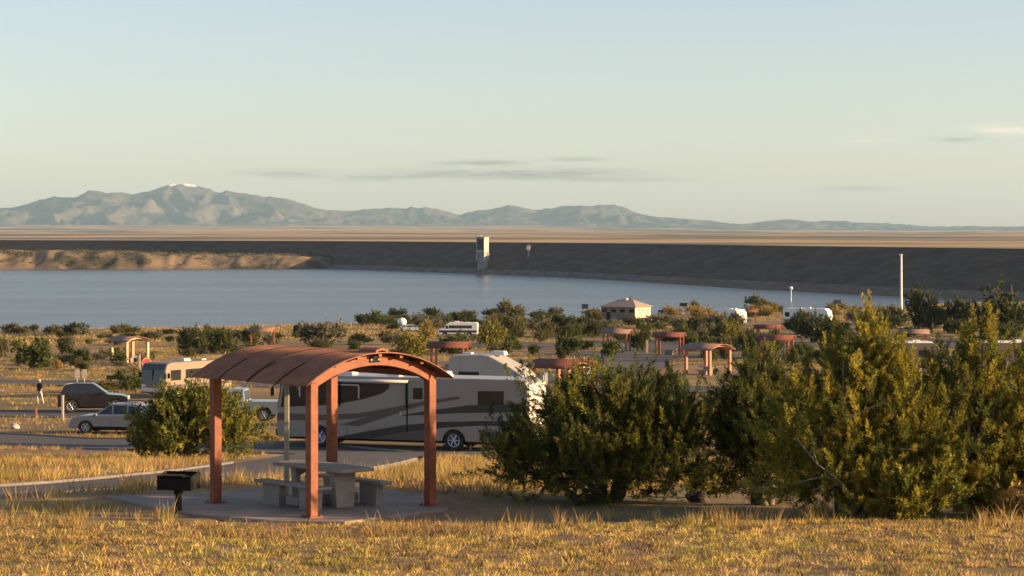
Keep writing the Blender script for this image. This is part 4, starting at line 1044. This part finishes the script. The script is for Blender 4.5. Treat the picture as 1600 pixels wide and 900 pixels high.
# ------------------------------------------------------------------ plants
PAL = {'dark': [(.06, .072, .028), (.085, .092, .034), (.045, .056, .025)], 'green': [(.085, .11, .03), (.11, .13, .035), (.065, .085, .028)],
       'olive': [(.13, .125, .05), (.16, .14, .055), (.10, .10, .045)], 'yellow': [(.20, .18, .035), (.25, .21, .05), (.15, .15, .035)],
       'sage': [(.16, .155, .10), (.20, .185, .12), (.12, .12, .075)], 'gold': [(.34, .24, .07), (.40, .28, .09), (.26, .19, .06)],
       'juniper': [(.185, .19, .034), (.26, .245, .042), (.11, .13, .03), (.32, .27, .046)], 'juniper_dark': [(.08, .10, .03), (.115, .13, .034), (.06, .078, .027), (.17, .165, .04)]}
def unit(v): return v / np.maximum(np.linalg.norm(v, axis=-1, keepdims=True), 1e-9)
def plumes(P, D, plen, leaves, lsize, pal, rng, spread=.75, wd=.42):
    """P: plume bases, D: directions; gives triangles in feathery tufts"""
    n = len(P); t = rng.random((n, leaves)) ** .8
    ln = plen * (0.6 + .8 * rng.random((n, 1)))
    rad = unit(rng.normal(size=(n, leaves, 3)))
    base = P[:, None, :] + D[:, None, :] * (t * ln)[..., None] + rad * (plen * .26 * (1 - .75 * t))[..., None] * rng.random((n, leaves, 1))
    dirn = unit(D[:, None, :] * .75 + rad * spread)
    side = unit(np.cross(dirn, rng.normal(size=(n, leaves, 3))))
    L = lsize * (.6 + .8 * rng.random((n, leaves, 1)))
    a = base - side * L * wd * .5; b = base + side * L * wd * .5; c = base + dirn * L
    V = np.stack([a, b, c], 2).reshape(-1, 3)
    pal = np.array(pal); pc = pal[rng.integers(0, len(pal), n)] * (.8 + .45 * rng.random((n, 1)))
    lc = pc[:, None, :] * (.6 + .8 * rng.random((n, leaves, 1)))
    C = np.repeat(lc.reshape(-1, 3), 3, 0)
    return V, C
def tri_faces(n): return np.arange(n * 3).reshape(-1, 3)
def lobed_points(lobes, n, rng, shell=.55):
    """points in a union of lumpy ellipsoids, most near the outside, with outward directions"""
    vol = np.array([l[3] * l[4] + l[3] * l[5] for l in lobes]); cnt = (vol / vol.sum() * n).astype(int) + 1
    P, D = [], []
    for l, k in zip(lobes, cnt):
        u = unit(rng.normal(size=(k, 3))); r = np.where(rng.random(k) < .72, shell + (1 - shell) * rng.random(k) ** .6, shell * rng.random(k) ** .5)
        lump = 1 + .30 * np.sin(u[:, 0] * 5.1 + l[0] * 7) * np.sin(u[:, 1] * 4.3 + 1.7 + l[1]) + .22 * np.sin(u[:, 2] * 9 + u[:, 0] * 7 + l[2] * 5)
        taper = 1.0
        if len(l) > 6:      # spire: narrower to the top
            lump = 1 + (lump - 1) * .35
            h = (u[:, 2] * r * lump + 1) / 2; taper = np.clip(1.25 - 1.05 * h, .12, 1.25)[:, None]
        q = u * (r * lump)[:, None] * np.array(l[3:6])[None, :]
        if len(l) > 6: q[:, :2] *= taper
        P.append(q + np.array(l[:3])); D.append(unit(q / (np.array(l[3:6])[None, :] ** 2)))
    P = np.concatenate(P); D = np.concatenate(D); keep = P[:, 2] > .05
    return P[keep], D[keep]
def limbs(lobes, rng, r0, spread=.25, stems=4, sub=5, dead=0):
    q = MB()
    for k in range(stems):
        a = rng.random() * 6.28; b0 = np.array([math.cos(a), math.sin(a), 0]) * spread * rng.random(); b0[2] = -.25
        l = lobes[k % len(lobes)]; tip = np.array(l[:3]) + rng.normal(size=3) * np.array(l[3:6]) * .25; tip[2] = max(tip[2], .6)
        pts = [b0]
        for t in (.2, .4, .6, .8, 1.0):
            p = b0 + (tip - b0) * np.array([t ** 1.2, t ** 1.2, t]) + rng.normal(size=3) * .05 * (1 + tip[2] * .15); pts.append(p)
        q.path(pts, [r0, r0 * .8, r0 * .62, r0 * .45, r0 * .3, r0 * .14])
        for s in range(sub):
            p0 = pts[2 + s % 3]; l2 = lobes[rng.integers(len(lobes))]; e = np.array(l2[:3]) + unit(rng.normal(size=3)) * np.array(l2[3:6]) * .85
            m1 = (p0 + e) / 2 + rng.normal(size=3) * .08; q.path([p0, m1, e], [r0 * .36, r0 * .22, r0 * .07], n=5)
    return q
def juniper(label, px, d, lobes, n, leaves, seed, pal, plen=.42, ls=.048, r0=.11, stems=5, z=None, group='junipers beside the near shelter', up=.75):
    rng = np.random.default_rng(seed); x = X(px, d); z = float(T(x, d)) if z is None else z
    t = thing('juniper_tree', label, 'tree', (x, d, z), 0, group)
    limbs(lobes, rng, r0, stems=stems).build('trunk', M['bark'], t, smooth_=True)
    P, D = lobed_points(lobes, n, rng)
    D = unit(D * .75 + np.array([0, 0, up]) + rng.normal(size=D.shape) * .32)
    V, C = plumes(P - D * plen * .4, D, plen, leaves, ls, pal, rng, spread=.6, wd=.36)
    np_obj('crown', V, tri_faces(len(V) // 3), M['leaf'], t, C)
    return t
# lobes: cx, cy, cz, rx, ry, rz [, 1 for a spire]
juniper('broad round dark juniper just right of the near shelter', 950, 46.4,
        [(-.1, 0, 1.45, 1.7, 1.5, 1.25), (-1.35, -.2, 1.05, .85, 1.0, .85), (-1.95, -.2, .95, .5, .7, .6), (1.3, -.1, 1.25, 1.0, 1.1, 1.1), (.3, -.2, 1.9, 1.0, .9, .62), (1.45, .1, 1.6, .75, .8, .75), (-.7, 0, 1.9, .6, .6, .5, 1), (.0, -.6, .75, 1.9, .9, .7)],
        2150, 118, 11, PAL['juniper_dark'] + PAL['juniper'][:2], r0=.12, stems=7)
juniper('dark juniper in the gap left of the tallest one', 1184, 46.0,
        [(0, 0, 1.4, .8, .8, 1.3), (-.1, 0, 2.3, .45, .45, .75, 1), (-.45, 0, 1.7, .5, .5, .8), (.35, .1, 2.2, .4, .45, .75, 1), (-.35, -.1, 1.1, .5, .6, 1.0), (.5, -.2, 1.1, .7, .7, 1.0)],
        950, 118, 12, PAL['juniper_dark'], r0=.10, stems=5)
juniper('tallest juniper, yellow green with a pointed top', 1335, 42.9,
        [(0, 0, 1.55, 1.35, 1.2, 1.45), (.28, 0, 2.78, .62, .6, 1.12, 1), (-.35, .1, 2.35, .5, .5, 1.0, 1), (.85, -.1, 2.0, .6, .6, 1.1, 1), (-.85, .1, 2.0, .55, .5, .8, 1), (-1.0, -.2, 1.3, .75, .7, 1.15), (.9, -.3, 1.2, .9, .8, 1.1), (0, -.6, .7, 1.5, .7, .65), (.62, .1, 2.6, .33, .35, .9, 1)],
        1900, 120, 13, PAL['juniper'] + [(.34, .28, .045)], r0=.15, stems=7, up=.62)
juniper('wide golden green juniper with twin tips at the right edge', 1535, 43.2,
        [(-.1, 0, 1.45, 1.4, 1.2, 1.4), (-.25, 0, 2.6, .46, .5, 1.05, 1), (.15, 0, 2.7, .40, .45, 1.05, 1), (-.85, 0, 2.1, .55, .55, 1.0, 1), (1.1, 0, 1.7, .9, .9, 1.3), (.6, -.3, 1.1, 1.0, .8, 1.0), (-1.0, -.3, 1.1, .8, .7, 1.0), (0, -.6, .65, 1.6, .7, .6), (1.9, .1, 1.2, .7, .8, 1.1), (.75, .1, 2.15, .5, .5, .9, 1)],
        2000, 120, 14, PAL['juniper'] + [(.22, .18, .035)], r0=.15, stems=7, up=.62)
juniper('low juniper shrub between the feet of the tallest and the right edge juniper', 1440, 41.9, [(0, 0, .5, .6, .5, .55), (.4, .1, .75, .4, .4, .7, 1), (-.4, 0, .4, .45, .4, .4)], 420, 32, 15, PAL['juniper'], plen=.32, ls=.09, r0=.05, stems=4)
juniper('round roadside juniper left of the near shelter front post', 298, 84,
        [(0, 0, 1.25, 1.55, 1.4, 1.15), (-1.35, 0, .85, .9, .9, .8), (1.45, 0, 1.0, .95, 1.0, .95), (.5, 0, 1.95, .9, .8, .7), (-.5, 0, 1.8, .8, .8, .65)],
        1500, 40, 16, PAL['juniper_dark'] + PAL['juniper'], plen=.5, ls=.10, r0=.10, stems=6, group='junipers beside the near shelter')
# dead limb leaning out of the tallest juniper
x = X(1290, 41.9); z = float(T(x, 41.9)); q = MB()
q.path([(.55, .1, .35), (.2, 0, .72), (-.15, -.05, .98), (-.5, 0, 1.42)], [.022, .019, .014, .006]); q.path([(.2, 0, .72), (-.1, 0, .75), (-.5, -.05, .66)], [.016, .012, .005]); q.path([(-.15, -.05, .98), (-.22, -.05, 1.2), (-.2, 0, 1.4)], [.012, .01, .004])
dl_ = q.build('dead_limb', M['deadwood'], smooth_=True); dl_.location = (x, 41.9, z); tag(dl_, 'bare grey dead limb slanting out of the tallest juniper', 'branch')

# bush prototypes, one unit wide
def bush_proto(pal, seed, tall=False):
    rng = np.random.default_rng(seed)
    lob = [(0, 0, .26, .34, .34, .24)] + [(rng.uniform(-.36, .36), rng.uniform(-.3, .3), rng.uniform(.16, .5), rng.uniform(.10, .24), rng.uniform(.12, .24), rng.uniform(.10, .26)) for _ in range(8)]
    P, D = lobed_points(lob, 330, rng, .5); D = unit(D * .8 + np.array([0, 0, .6]) + rng.normal(size=D.shape) * .35)
    V, C = plumes(P - D * .05, D, .13, 12, .055, pal, rng, wd=.55)
    cm = np_mesh('crown', V, tri_faces(len(V) // 3), C); cm.materials.append(M['leaf'])
    q = limbs(lob, rng, .03, .08, stems=4, sub=3); o = q.build('trunk', M['bark']); tm = o.data; bpy.data.objects.remove(o)
    return cm, tm
BP = {k: [bush_proto(PAL[k], 100 + 10 * i + j) for j in range(5)] for i, k in enumerate(('dark', 'green', 'olive', 'yellow', 'sage', 'gold'))}
nb = 0
def bush(label, px, row, w, h, kind, name='bush', group='bushes across the campground', d=None):
    global nb
    d = depth_for(px, row) if d is None else d; x = X(px, d); z = float(T(x, d)); nb += 1
    t = thing(name, label, 'bush', (x, d, z - .05), (nb * 1.9) % 6.28, group)
    cm, tm = BP[kind][(nb * 3) % 5]; W_ = w * d / F * 1.08; H_ = h * d / F * 1.15
    c = link(bpy.data.objects.new('crown', cm), t); c.scale = (W_, W_, H_ / .72)
    k = link(bpy.data.objects.new('trunk', tm), t); k.scale = (W_, W_, H_ / .72)
    return t
for b in [
    ('big dark bush on the verge at far left', 48, 577, 68, 46, 'green'),
    ('olive bush cut by the left picture edge', 2, 560, 34, 36, 'olive'),
    ('small dark bush behind the big far left bush', 62, 548, 26, 22, 'dark'),
    ('dark bush right of the big far left bush', 102, 556, 34, 27, 'dark'),
    ('small dark green bush left of the tan shelter', 128, 569, 30, 25, 'green'),
    ('wide low bush on the shore at the left edge', 25, 522, 44, 18, 'olive'),
    ('brown bush on the shore second from the left', 78, 524, 32, 16, 'olive'),
    ('dark round bush on the shore third from the left', 122, 524, 46, 22, 'dark'),
    ('bush on the shore behind the tan shelter', 203, 521, 40, 14, 'olive'),
    ('flat bush on the shore right of the tan shelter', 258, 523, 34, 9, 'dark'),
    ('green bush at the foot of the tan shelter', 182, 568, 32, 18, 'green'),
    ('olive bush left of the tan coach windscreen', 202, 613, 46, 36, 'green'),
    ('low yellow bush below the olive bush by the tan coach', 172, 609, 46, 14, 'yellow'),
    ('tall dark bush above the tan coach', 302, 556, 54, 42, 'dark'),
    ('dark green bush above the near shelter roof corner', 344, 553, 44, 38, 'green'),
    ('brown green bush left of the brown shore shelter', 385, 541, 38, 28, 'olive'),
    ('low bush in front of the brown shore shelter', 425, 536, 34, 16, 'green'),
    ('large grey green bush above the near shelter roof ridge', 503, 542, 72, 40, 'sage'),
    ('bush on the rise above the near shelter roof', 577, 507, 48, 20, 'green'),
    ('low brown bush on the rise right of its green neighbour', 607, 506, 30, 12, 'olive'),
    ('small dark bush beside the white tank', 634, 504, 14, 14, 'dark'),
    ('yellow green bush behind the near shelter gable top', 648, 560, 62, 42, 'yellow'),
    ('orange brown bush left of the camper van', 664, 530, 28, 30, 'gold'),
    ('dark round bush above the camper van', 678, 504, 38, 22, 'dark'),
    ('dark wide bush right of the red car', 722, 506, 44, 17, 'dark'),
    ('dark green hedge bush in front of the camper van', 718, 554, 62, 32, 'green'),
    ('tall yellow green bush right of the camper van', 768, 552, 44, 52, 'yellow'),
    ('olive bush right of the tall yellow green one', 800, 524, 46, 30, 'olive'),
    ('large olive bush on the shore centre', 801, 499, 50, 28, 'olive'),
    ('dark low bush left of the large shore bush', 768, 497, 34, 15, 'dark'),
    ('dark low bush right of the large shore bush', 846, 498, 44, 14, 'dark'),
    ('grey olive bush below the centre shore bushes', 838, 518, 50, 24, 'sage'),
    ('round green bush in the middle of the bare lot', 888, 557, 42, 36, 'green'),
    ('small dark bush left of the round green lot bush', 876, 563, 16, 22, 'dark'),
    ('dark bush under the navy board', 880, 514, 52, 22, 'dark'),
    ('yellow bush at the left end of the lake building', 930, 497, 42, 16, 'gold'),
    ('green tree in front of the lake building', 976, 493, 26, 27, 'green'),
    ('sage bush below the lake building', 945, 520, 56, 22, 'sage'),
    ('dark bush right of the brown shaded shelter', 1002, 548, 34, 30, 'dark'),
    ('round green bush below the brown shaded shelter', 955, 558, 32, 26, 'green'),
    ('sage bush right of the lake building foot', 1022, 512, 58, 20, 'sage'),
    ('golden bush on the shore left of the short white trailer', 1092, 496, 44, 18, 'gold'),
    ('dark bush below the golden shore bush', 1072, 520, 62, 26, 'dark'),
    ('green bush right of the red shelter roof', 1086, 549, 46, 34, 'green'),
    ('yellow green bush below the short white trailer', 1143, 535, 40, 34, 'yellow'),
    ('olive bush above the lit orange gable', 1122, 556, 38, 34, 'olive'),
    ('dark bush left of the red shelter with orange posts', 1170, 560, 40, 40, 'dark'),
    ('yellow bush in front of the red shelter with orange posts', 1196, 572, 26, 38, 'yellow'),
    ('olive shore bush above the short white trailer', 1186, 482, 42, 20, 'olive'),
    ('golden bush between the two white lake trailers', 1192, 494, 44, 18, 'gold'),
    ('dark bush below the longest white trailer nose', 1272, 536, 58, 46, 'dark'),
    ('dark bush against the left flank of the tallest juniper', 1300, 560, 60, 56, 'dark'),
    ('dark tree left of the white mast foot', 1372, 512, 30, 30, 'olive'),
    ('big dark tree right of the white mast', 1444, 520, 66, 64, 'dark'),
    ('dark tree behind the twin juniper tips', 1502, 520, 56, 54, 'dark'),
    ('biggest dark tree at the right edge', 1570, 525, 100, 78, 'dark'),
    ('dark bush in front of the right edge trailer', 1530, 560, 60, 30, 'dark'),
    ('low sage bush right of the navy board', 1340, 505, 40, 18, 'sage'),
    ('low green bush at the motorhome nose', 424, 690, 34, 16, 'gold'),
    ('tan bush behind the round juniper by the yield sign', 892, 628, 28, 40, 'olive'),
    ('green bush behind the motorhome tail', 812, 606, 34, 34, 'green'),
]: bush(*b)
ORD = 'leftmost second third fourth fifth sixth seventh eighth ninth tenth eleventh twelfth thirteenth fourteenth fifteenth sixteenth seventeenth eighteenth nineteenth twentieth twenty-first twenty-second twenty-third twenty-fourth twenty-fifth twenty-sixth twenty-seventh twenty-eighth twenty-ninth thirtieth'.split()
WORD = {'dark': 'dark', 'sage': 'grey green', 'olive': 'olive', 'green': 'green', 'gold': 'golden', 'yellow': 'yellow'}
def cluster(where, group, pxs, rows_, n, w, h, kinds, seed):
    """small shrubs, each told apart by colour and by its turn from the left among those of its colour"""
    rr = np.random.default_rng(seed); lst = []
    for i in range(n):
        px = rr.uniform(*pxs); row = rr.uniform(*rows_); d = depth_for(px, row); x = X(px, d); kd = kinds[rr.integers(len(kinds))]
        sz = rr.uniform(.55, 1.4) * w, rr.uniform(.6, 1.4) * h
        if road_dist(np.array([x]), np.array([d]))[0] < .8 or min(math.hypot(x - a, d - b) for a, b in FAR_SH) < 3.5: continue
        lst.append((px, row, sz[0], sz[1], kd))
    cnt = {}
    for px, row, w_, h_, kd in sorted(lst):
        k = cnt.get(kd, 0); cnt[kd] = k + 1
        o_ = ORD[k] + (' from left' if k else '')
        bush('%s %s small shrub %s' % (o_, WORD[kd], where), px, row, w_, h_, kd, name='small_shrub', group=group)
cluster('on the slope below the lake building', 'small shrubs below the lake building', (880, 1135), (505, 548), 66, 30, 18, ('dark', 'dark', 'sage', 'olive', 'green'), 1)
cluster('along the far left shore', 'low shrubs on the far left shore', (0, 470), (518, 540), 30, 24, 11, ('olive', 'sage', 'dark'), 2)
cluster('on the rise by the centre shore', 'low shrubs on the centre rise', (560, 880), (496, 520), 44, 28, 14, ('olive', 'sage', 'dark', 'green'), 3)
cluster('beside the far left camp road', 'low shrubs by the far left camp road', (0, 240), (555, 582), 20, 28, 13, ('olive', 'sage', 'gold'), 4)
cluster('around the red shelters at right', 'dark shrubs around the right hand shelters', (1090, 1330), (510, 575), 44, 34, 24, ('dark', 'dark', 'green', 'olive'), 5)
cluster('by the white lake trailers', 'yellowish shrubs by the lake trailers', (1050, 1340), (484, 498), 20, 24, 11, ('gold', 'olive', 'yellow'), 6)
cluster('below the dark trees at right edge', 'shrubs below the right edge trees', (1390, 1600), (505, 560), 22, 42, 28, ('dark', 'dark', 'green'), 7)
cluster('behind the near shelter roof', 'shrubs behind the near shelter roof', (240, 660), (528, 560), 26, 30, 17, ('olive', 'green', 'dark', 'sage'), 9)
cluster('left of the round lot bush', 'shrubs around the bare lot', (740, 870), (520, 556), 22, 30, 18, ('olive', 'green', 'dark'), 8)
def near_bush(label, px, d, W_, H_, kind):
    t = bush(label, px, 0, W_ * F / d, H_ * F / d, kind, d=d); return t
near_bush('dry rust brown shrub at the lower right picture edge', 1592, 42.0, 1.1, .75, 'gold')
near_bush('small yellow bush seen between the round and the dark juniper', 1112, 49.5, 1.1, .7, 'yellow')

# ------------------------------------------------------------------ grass
FPAL = np.array([(.50, .35, .10), (.44, .34, .07), (.52, .32, .12), (.34, .24, .10), (.40, .34, .09), (.22, .15, .085), (.55, .40, .17), (.30, .26, .07)])
GPAL = np.array([(.48, .34, .12), (.42, .28, .10), (.36, .25, .10), (.50, .37, .16), (.30, .24, .08), (.38, .30, .09), (.44, .25, .11)])
def tufts(name, label, xy, hgt, rad, blades, width, lean, pal, rng, segs=2, zoff=-.02):   # segs 1: one leaning triangle a blade
    n = len(xy)
    if n == 0: return
    z = T(xy[:, 0], xy[:, 1]) + zoff
    hgt = np.broadcast_to(np.asarray(hgt, float), (n,)); rad = np.broadcast_to(np.asarray(rad, float), (n,))
    a = rng.random((n, blades)) * 2 * math.pi; r = np.sqrt(rng.random((n, blades))) * rad[:, None]
    bx_ = xy[:, 0, None] + np.cos(a) * r; by_ = xy[:, 1, None] + np.sin(a) * r; bz_ = np.repeat(z[:, None], blades, 1)
    L = hgt[:, None] * (.55 + .75 * rng.random((n, blades)))
    la = a + rng.normal(size=a.shape) * .7; ln_ = lean * (.25 + rng.random(a.shape)) * (.35 + r / np.maximum(rad[:, None], 1e-6))
    dx, dy = np.cos(la) * np.sin(ln_), np.sin(la) * np.sin(ln_); dz = np.cos(ln_)
    wa = rng.random(a.shape) * math.pi; wx, wy = np.cos(wa) * width / 2, np.sin(wa) * width / 2
    wsc = (.6 + .8 * rng.random(a.shape)); wx *= wsc; wy *= wsc
    b0 = np.stack([bx_ - wx, by_ - wy, bz_], -1); b1 = np.stack([bx_ + wx, by_ + wy, bz_], -1)
    mxp = bx_ + dx * L * .5; myp = by_ + dy * L * .5; mzp = bz_ + np.maximum(dz, .25) * L * .62
    m0 = np.stack([mxp - wx * .75, myp - wy * .75, mzp], -1); m1 = np.stack([mxp + wx * .75, myp + wy * .75, mzp], -1)
    tp = np.stack([bx_ + dx * L * 1.15, by_ + dy * L * 1.15, bz_ + np.maximum(dz, .2) * L], -1)
    nbv = n * blades
    if segs == 1:
        V = np.stack([b0, b1, tp], 2).reshape(-1, 3); Fc = np.arange(nbv * 3).reshape(-1, 3)
    else:
        V = np.stack([b0, b1, m1, m0, tp], 2).reshape(-1, 3); i = np.arange(nbv)[:, None] * 5
        Fc = np.concatenate([i + np.array([[0, 1, 2]]), i + np.array([[0, 2, 3]]), i + np.array([[3, 2, 4]])], 0)
    pf = fbm(xy[:, 0] / 1.7, xy[:, 1] / 2.6, 3, 91)[:, None]; pg = fbm(xy[:, 0] / 3.1, xy[:, 1] / 4.0, 2, 93)[:, None]
    pc = pal[rng.integers(0, len(pal), n)] * (.75 + .5 * rng.random((n, 1))) * (.62 + .8 * pf) * np.where(pg > .45, np.array([[.95, 1.0, .9]]), np.array([[1.0, .97, 1.0]])); bc = pc[:, None, :] * (.8 + .4 * rng.random((n, blades, 1)))
    C = np.repeat(bc.reshape(-1, 3), 3 if segs == 1 else 5, 0)
    o = np_obj(name, V, Fc, M['grass'], None, C); tag(o, label, 'grass', kind='stuff'); del o['category']; return o
def scatter(n, x0f, x1f, d0, d1, rng):
    d = np.sqrt(rng.random(n) * (d1 ** 2 - d0 ** 2) + d0 ** 2); u = rng.uniform(x0f, x1f, n); return np.stack([u * d, d], 1)
def clear(xy, road=.25, pad=.15):
    return xy[(road_dist(xy[:, 0], xy[:, 1]) > road) & ~in_pad(xy[:, 0], xy[:, 1], pad)]
rg = np.random.default_rng(99)
HW = 800 / F
# foreground mat of bunch grass
fg = scatter(9500, -HW * 1.18, HW * 1.18, 26, 42.6, rg)
shade = (fg[:, 0] > .3) & (fg[:, 1] > 41.6)
fg = fg[~(shade & (rg.random(len(fg)) < .75))]
dens = fbm(fg[:, 0] / .9, fg[:, 1] / 1.3, 3, 5); fg = clear(fg[dens > .25])
tufts('foreground_grass', 'short clumpy golden grass across the foreground slope', fg, .05 + .07 * rg.random(len(fg)) ** 1.5, .08 + .11 * rg.random(len(fg)), 31, .014, 1.25, FPAL * 1.18, rg)
wd = scatter(700, -HW * 1.15, HW * 1.15, 28, 42.4, rg); wd = clear(wd, .3, .1)
tufts('foreground_weeds', 'dead brown weeds scattered through the foreground grass', wd, .06 + .12 * rg.random(len(wd)), .10, 22, .012, .9, np.array([(.13, .085, .075), (.10, .08, .05), (.18, .12, .09), (.14, .15, .05)]), rg)
# taller stalks along the edge of the slope
st = scatter(1500, -HW * 1.18, HW * 1.18, 39.5, 43.2, rg); st = clear(st[fbm(st[:, 0] / 1.1, st[:, 1] / 1.1, 2, 15) > .42], .25, .0)
tufts('tall_grass', 'taller straw stalks along the brow of the foreground slope', st, .20 + .22 * rg.random(len(st)) ** 2, .06, 9, .009, .45, GPAL * 1.05, rg)
# left of the pad, between the pad and the road
lt = scatter(420, -HW * 1.2, -.135, 41.5, 46.0, rg); lt = clear(lt, .3, .3); lt = lt[fbm(lt[:, 0] / 1.5, lt[:, 1] / 1.5, 2, 25) > .42]
tufts('verge_grass', 'sparse straw grass on the bare verge left of the pad', lt, .10 + .16 * rg.random(len(lt)), .08, 10, .010, .5, GPAL * .9, rg)
# middle ground, tall gold grass between the roads
mg_ = scatter(23000, -HW * 1.3, HW * 1.25, 46.5, 128, rg); mg_ = clear(mg_, .8, .6)
dn_ = fbm(mg_[:, 0] / 7, mg_[:, 1] / 9, 3, 35)
mg_ = mg_[(dn_ > .40) | ((mg_[:, 0] / mg_[:, 1] < 0) & (mg_[:, 1] < 90) & (dn_ > .16))]
mg_ = mg_[np.hypot(mg_[:, 0] - RV_X, mg_[:, 1] - RV_D) > 4.5]
tufts('meadow_grass', 'tall golden grass between the campground roads', mg_, (.20 + .24 * rg.random(len(mg_))) * np.interp(mg_[:, 1], [60, 85], [1, .55]), .16, 16, .022, .55, GPAL, rg, 1)
fr = scatter(27000, -HW * 1.3, HW * 1.3, 128, 420, rg); fr = clear(fr, .3, 0); dn_ = fbm(fr[:, 0] / 16, fr[:, 1] / 24, 3, 45); fr = fr[dn_ > .42 + .07 * smooth(-.05, .05, fr[:, 0] / fr[:, 1])]
tufts('far_grass', 'golden grass patches around the far camp loops', fr, .16 + .22 * rg.random(len(fr)), .5, 17, .05, 1.0, GPAL, rg, 1)
fr = scatter(16000, -HW * 1.3, HW * 1.3, 420, 860, rg); fr = clear(fr, .3, 0); dn_ = fbm(fr[:, 0] / 30, fr[:, 1] / 50, 3, 55); zz_ = T(fr[:, 0], fr[:, 1]); fr = fr[(dn_ > .40) & (zz_ > LAKE_Z + .3)]
tufts('shore_grass', 'golden grass along the lake shore', fr, .3 + .4 * rg.random(len(fr)), 1.2, 10, .17, 1.0, GPAL, rg, 1)
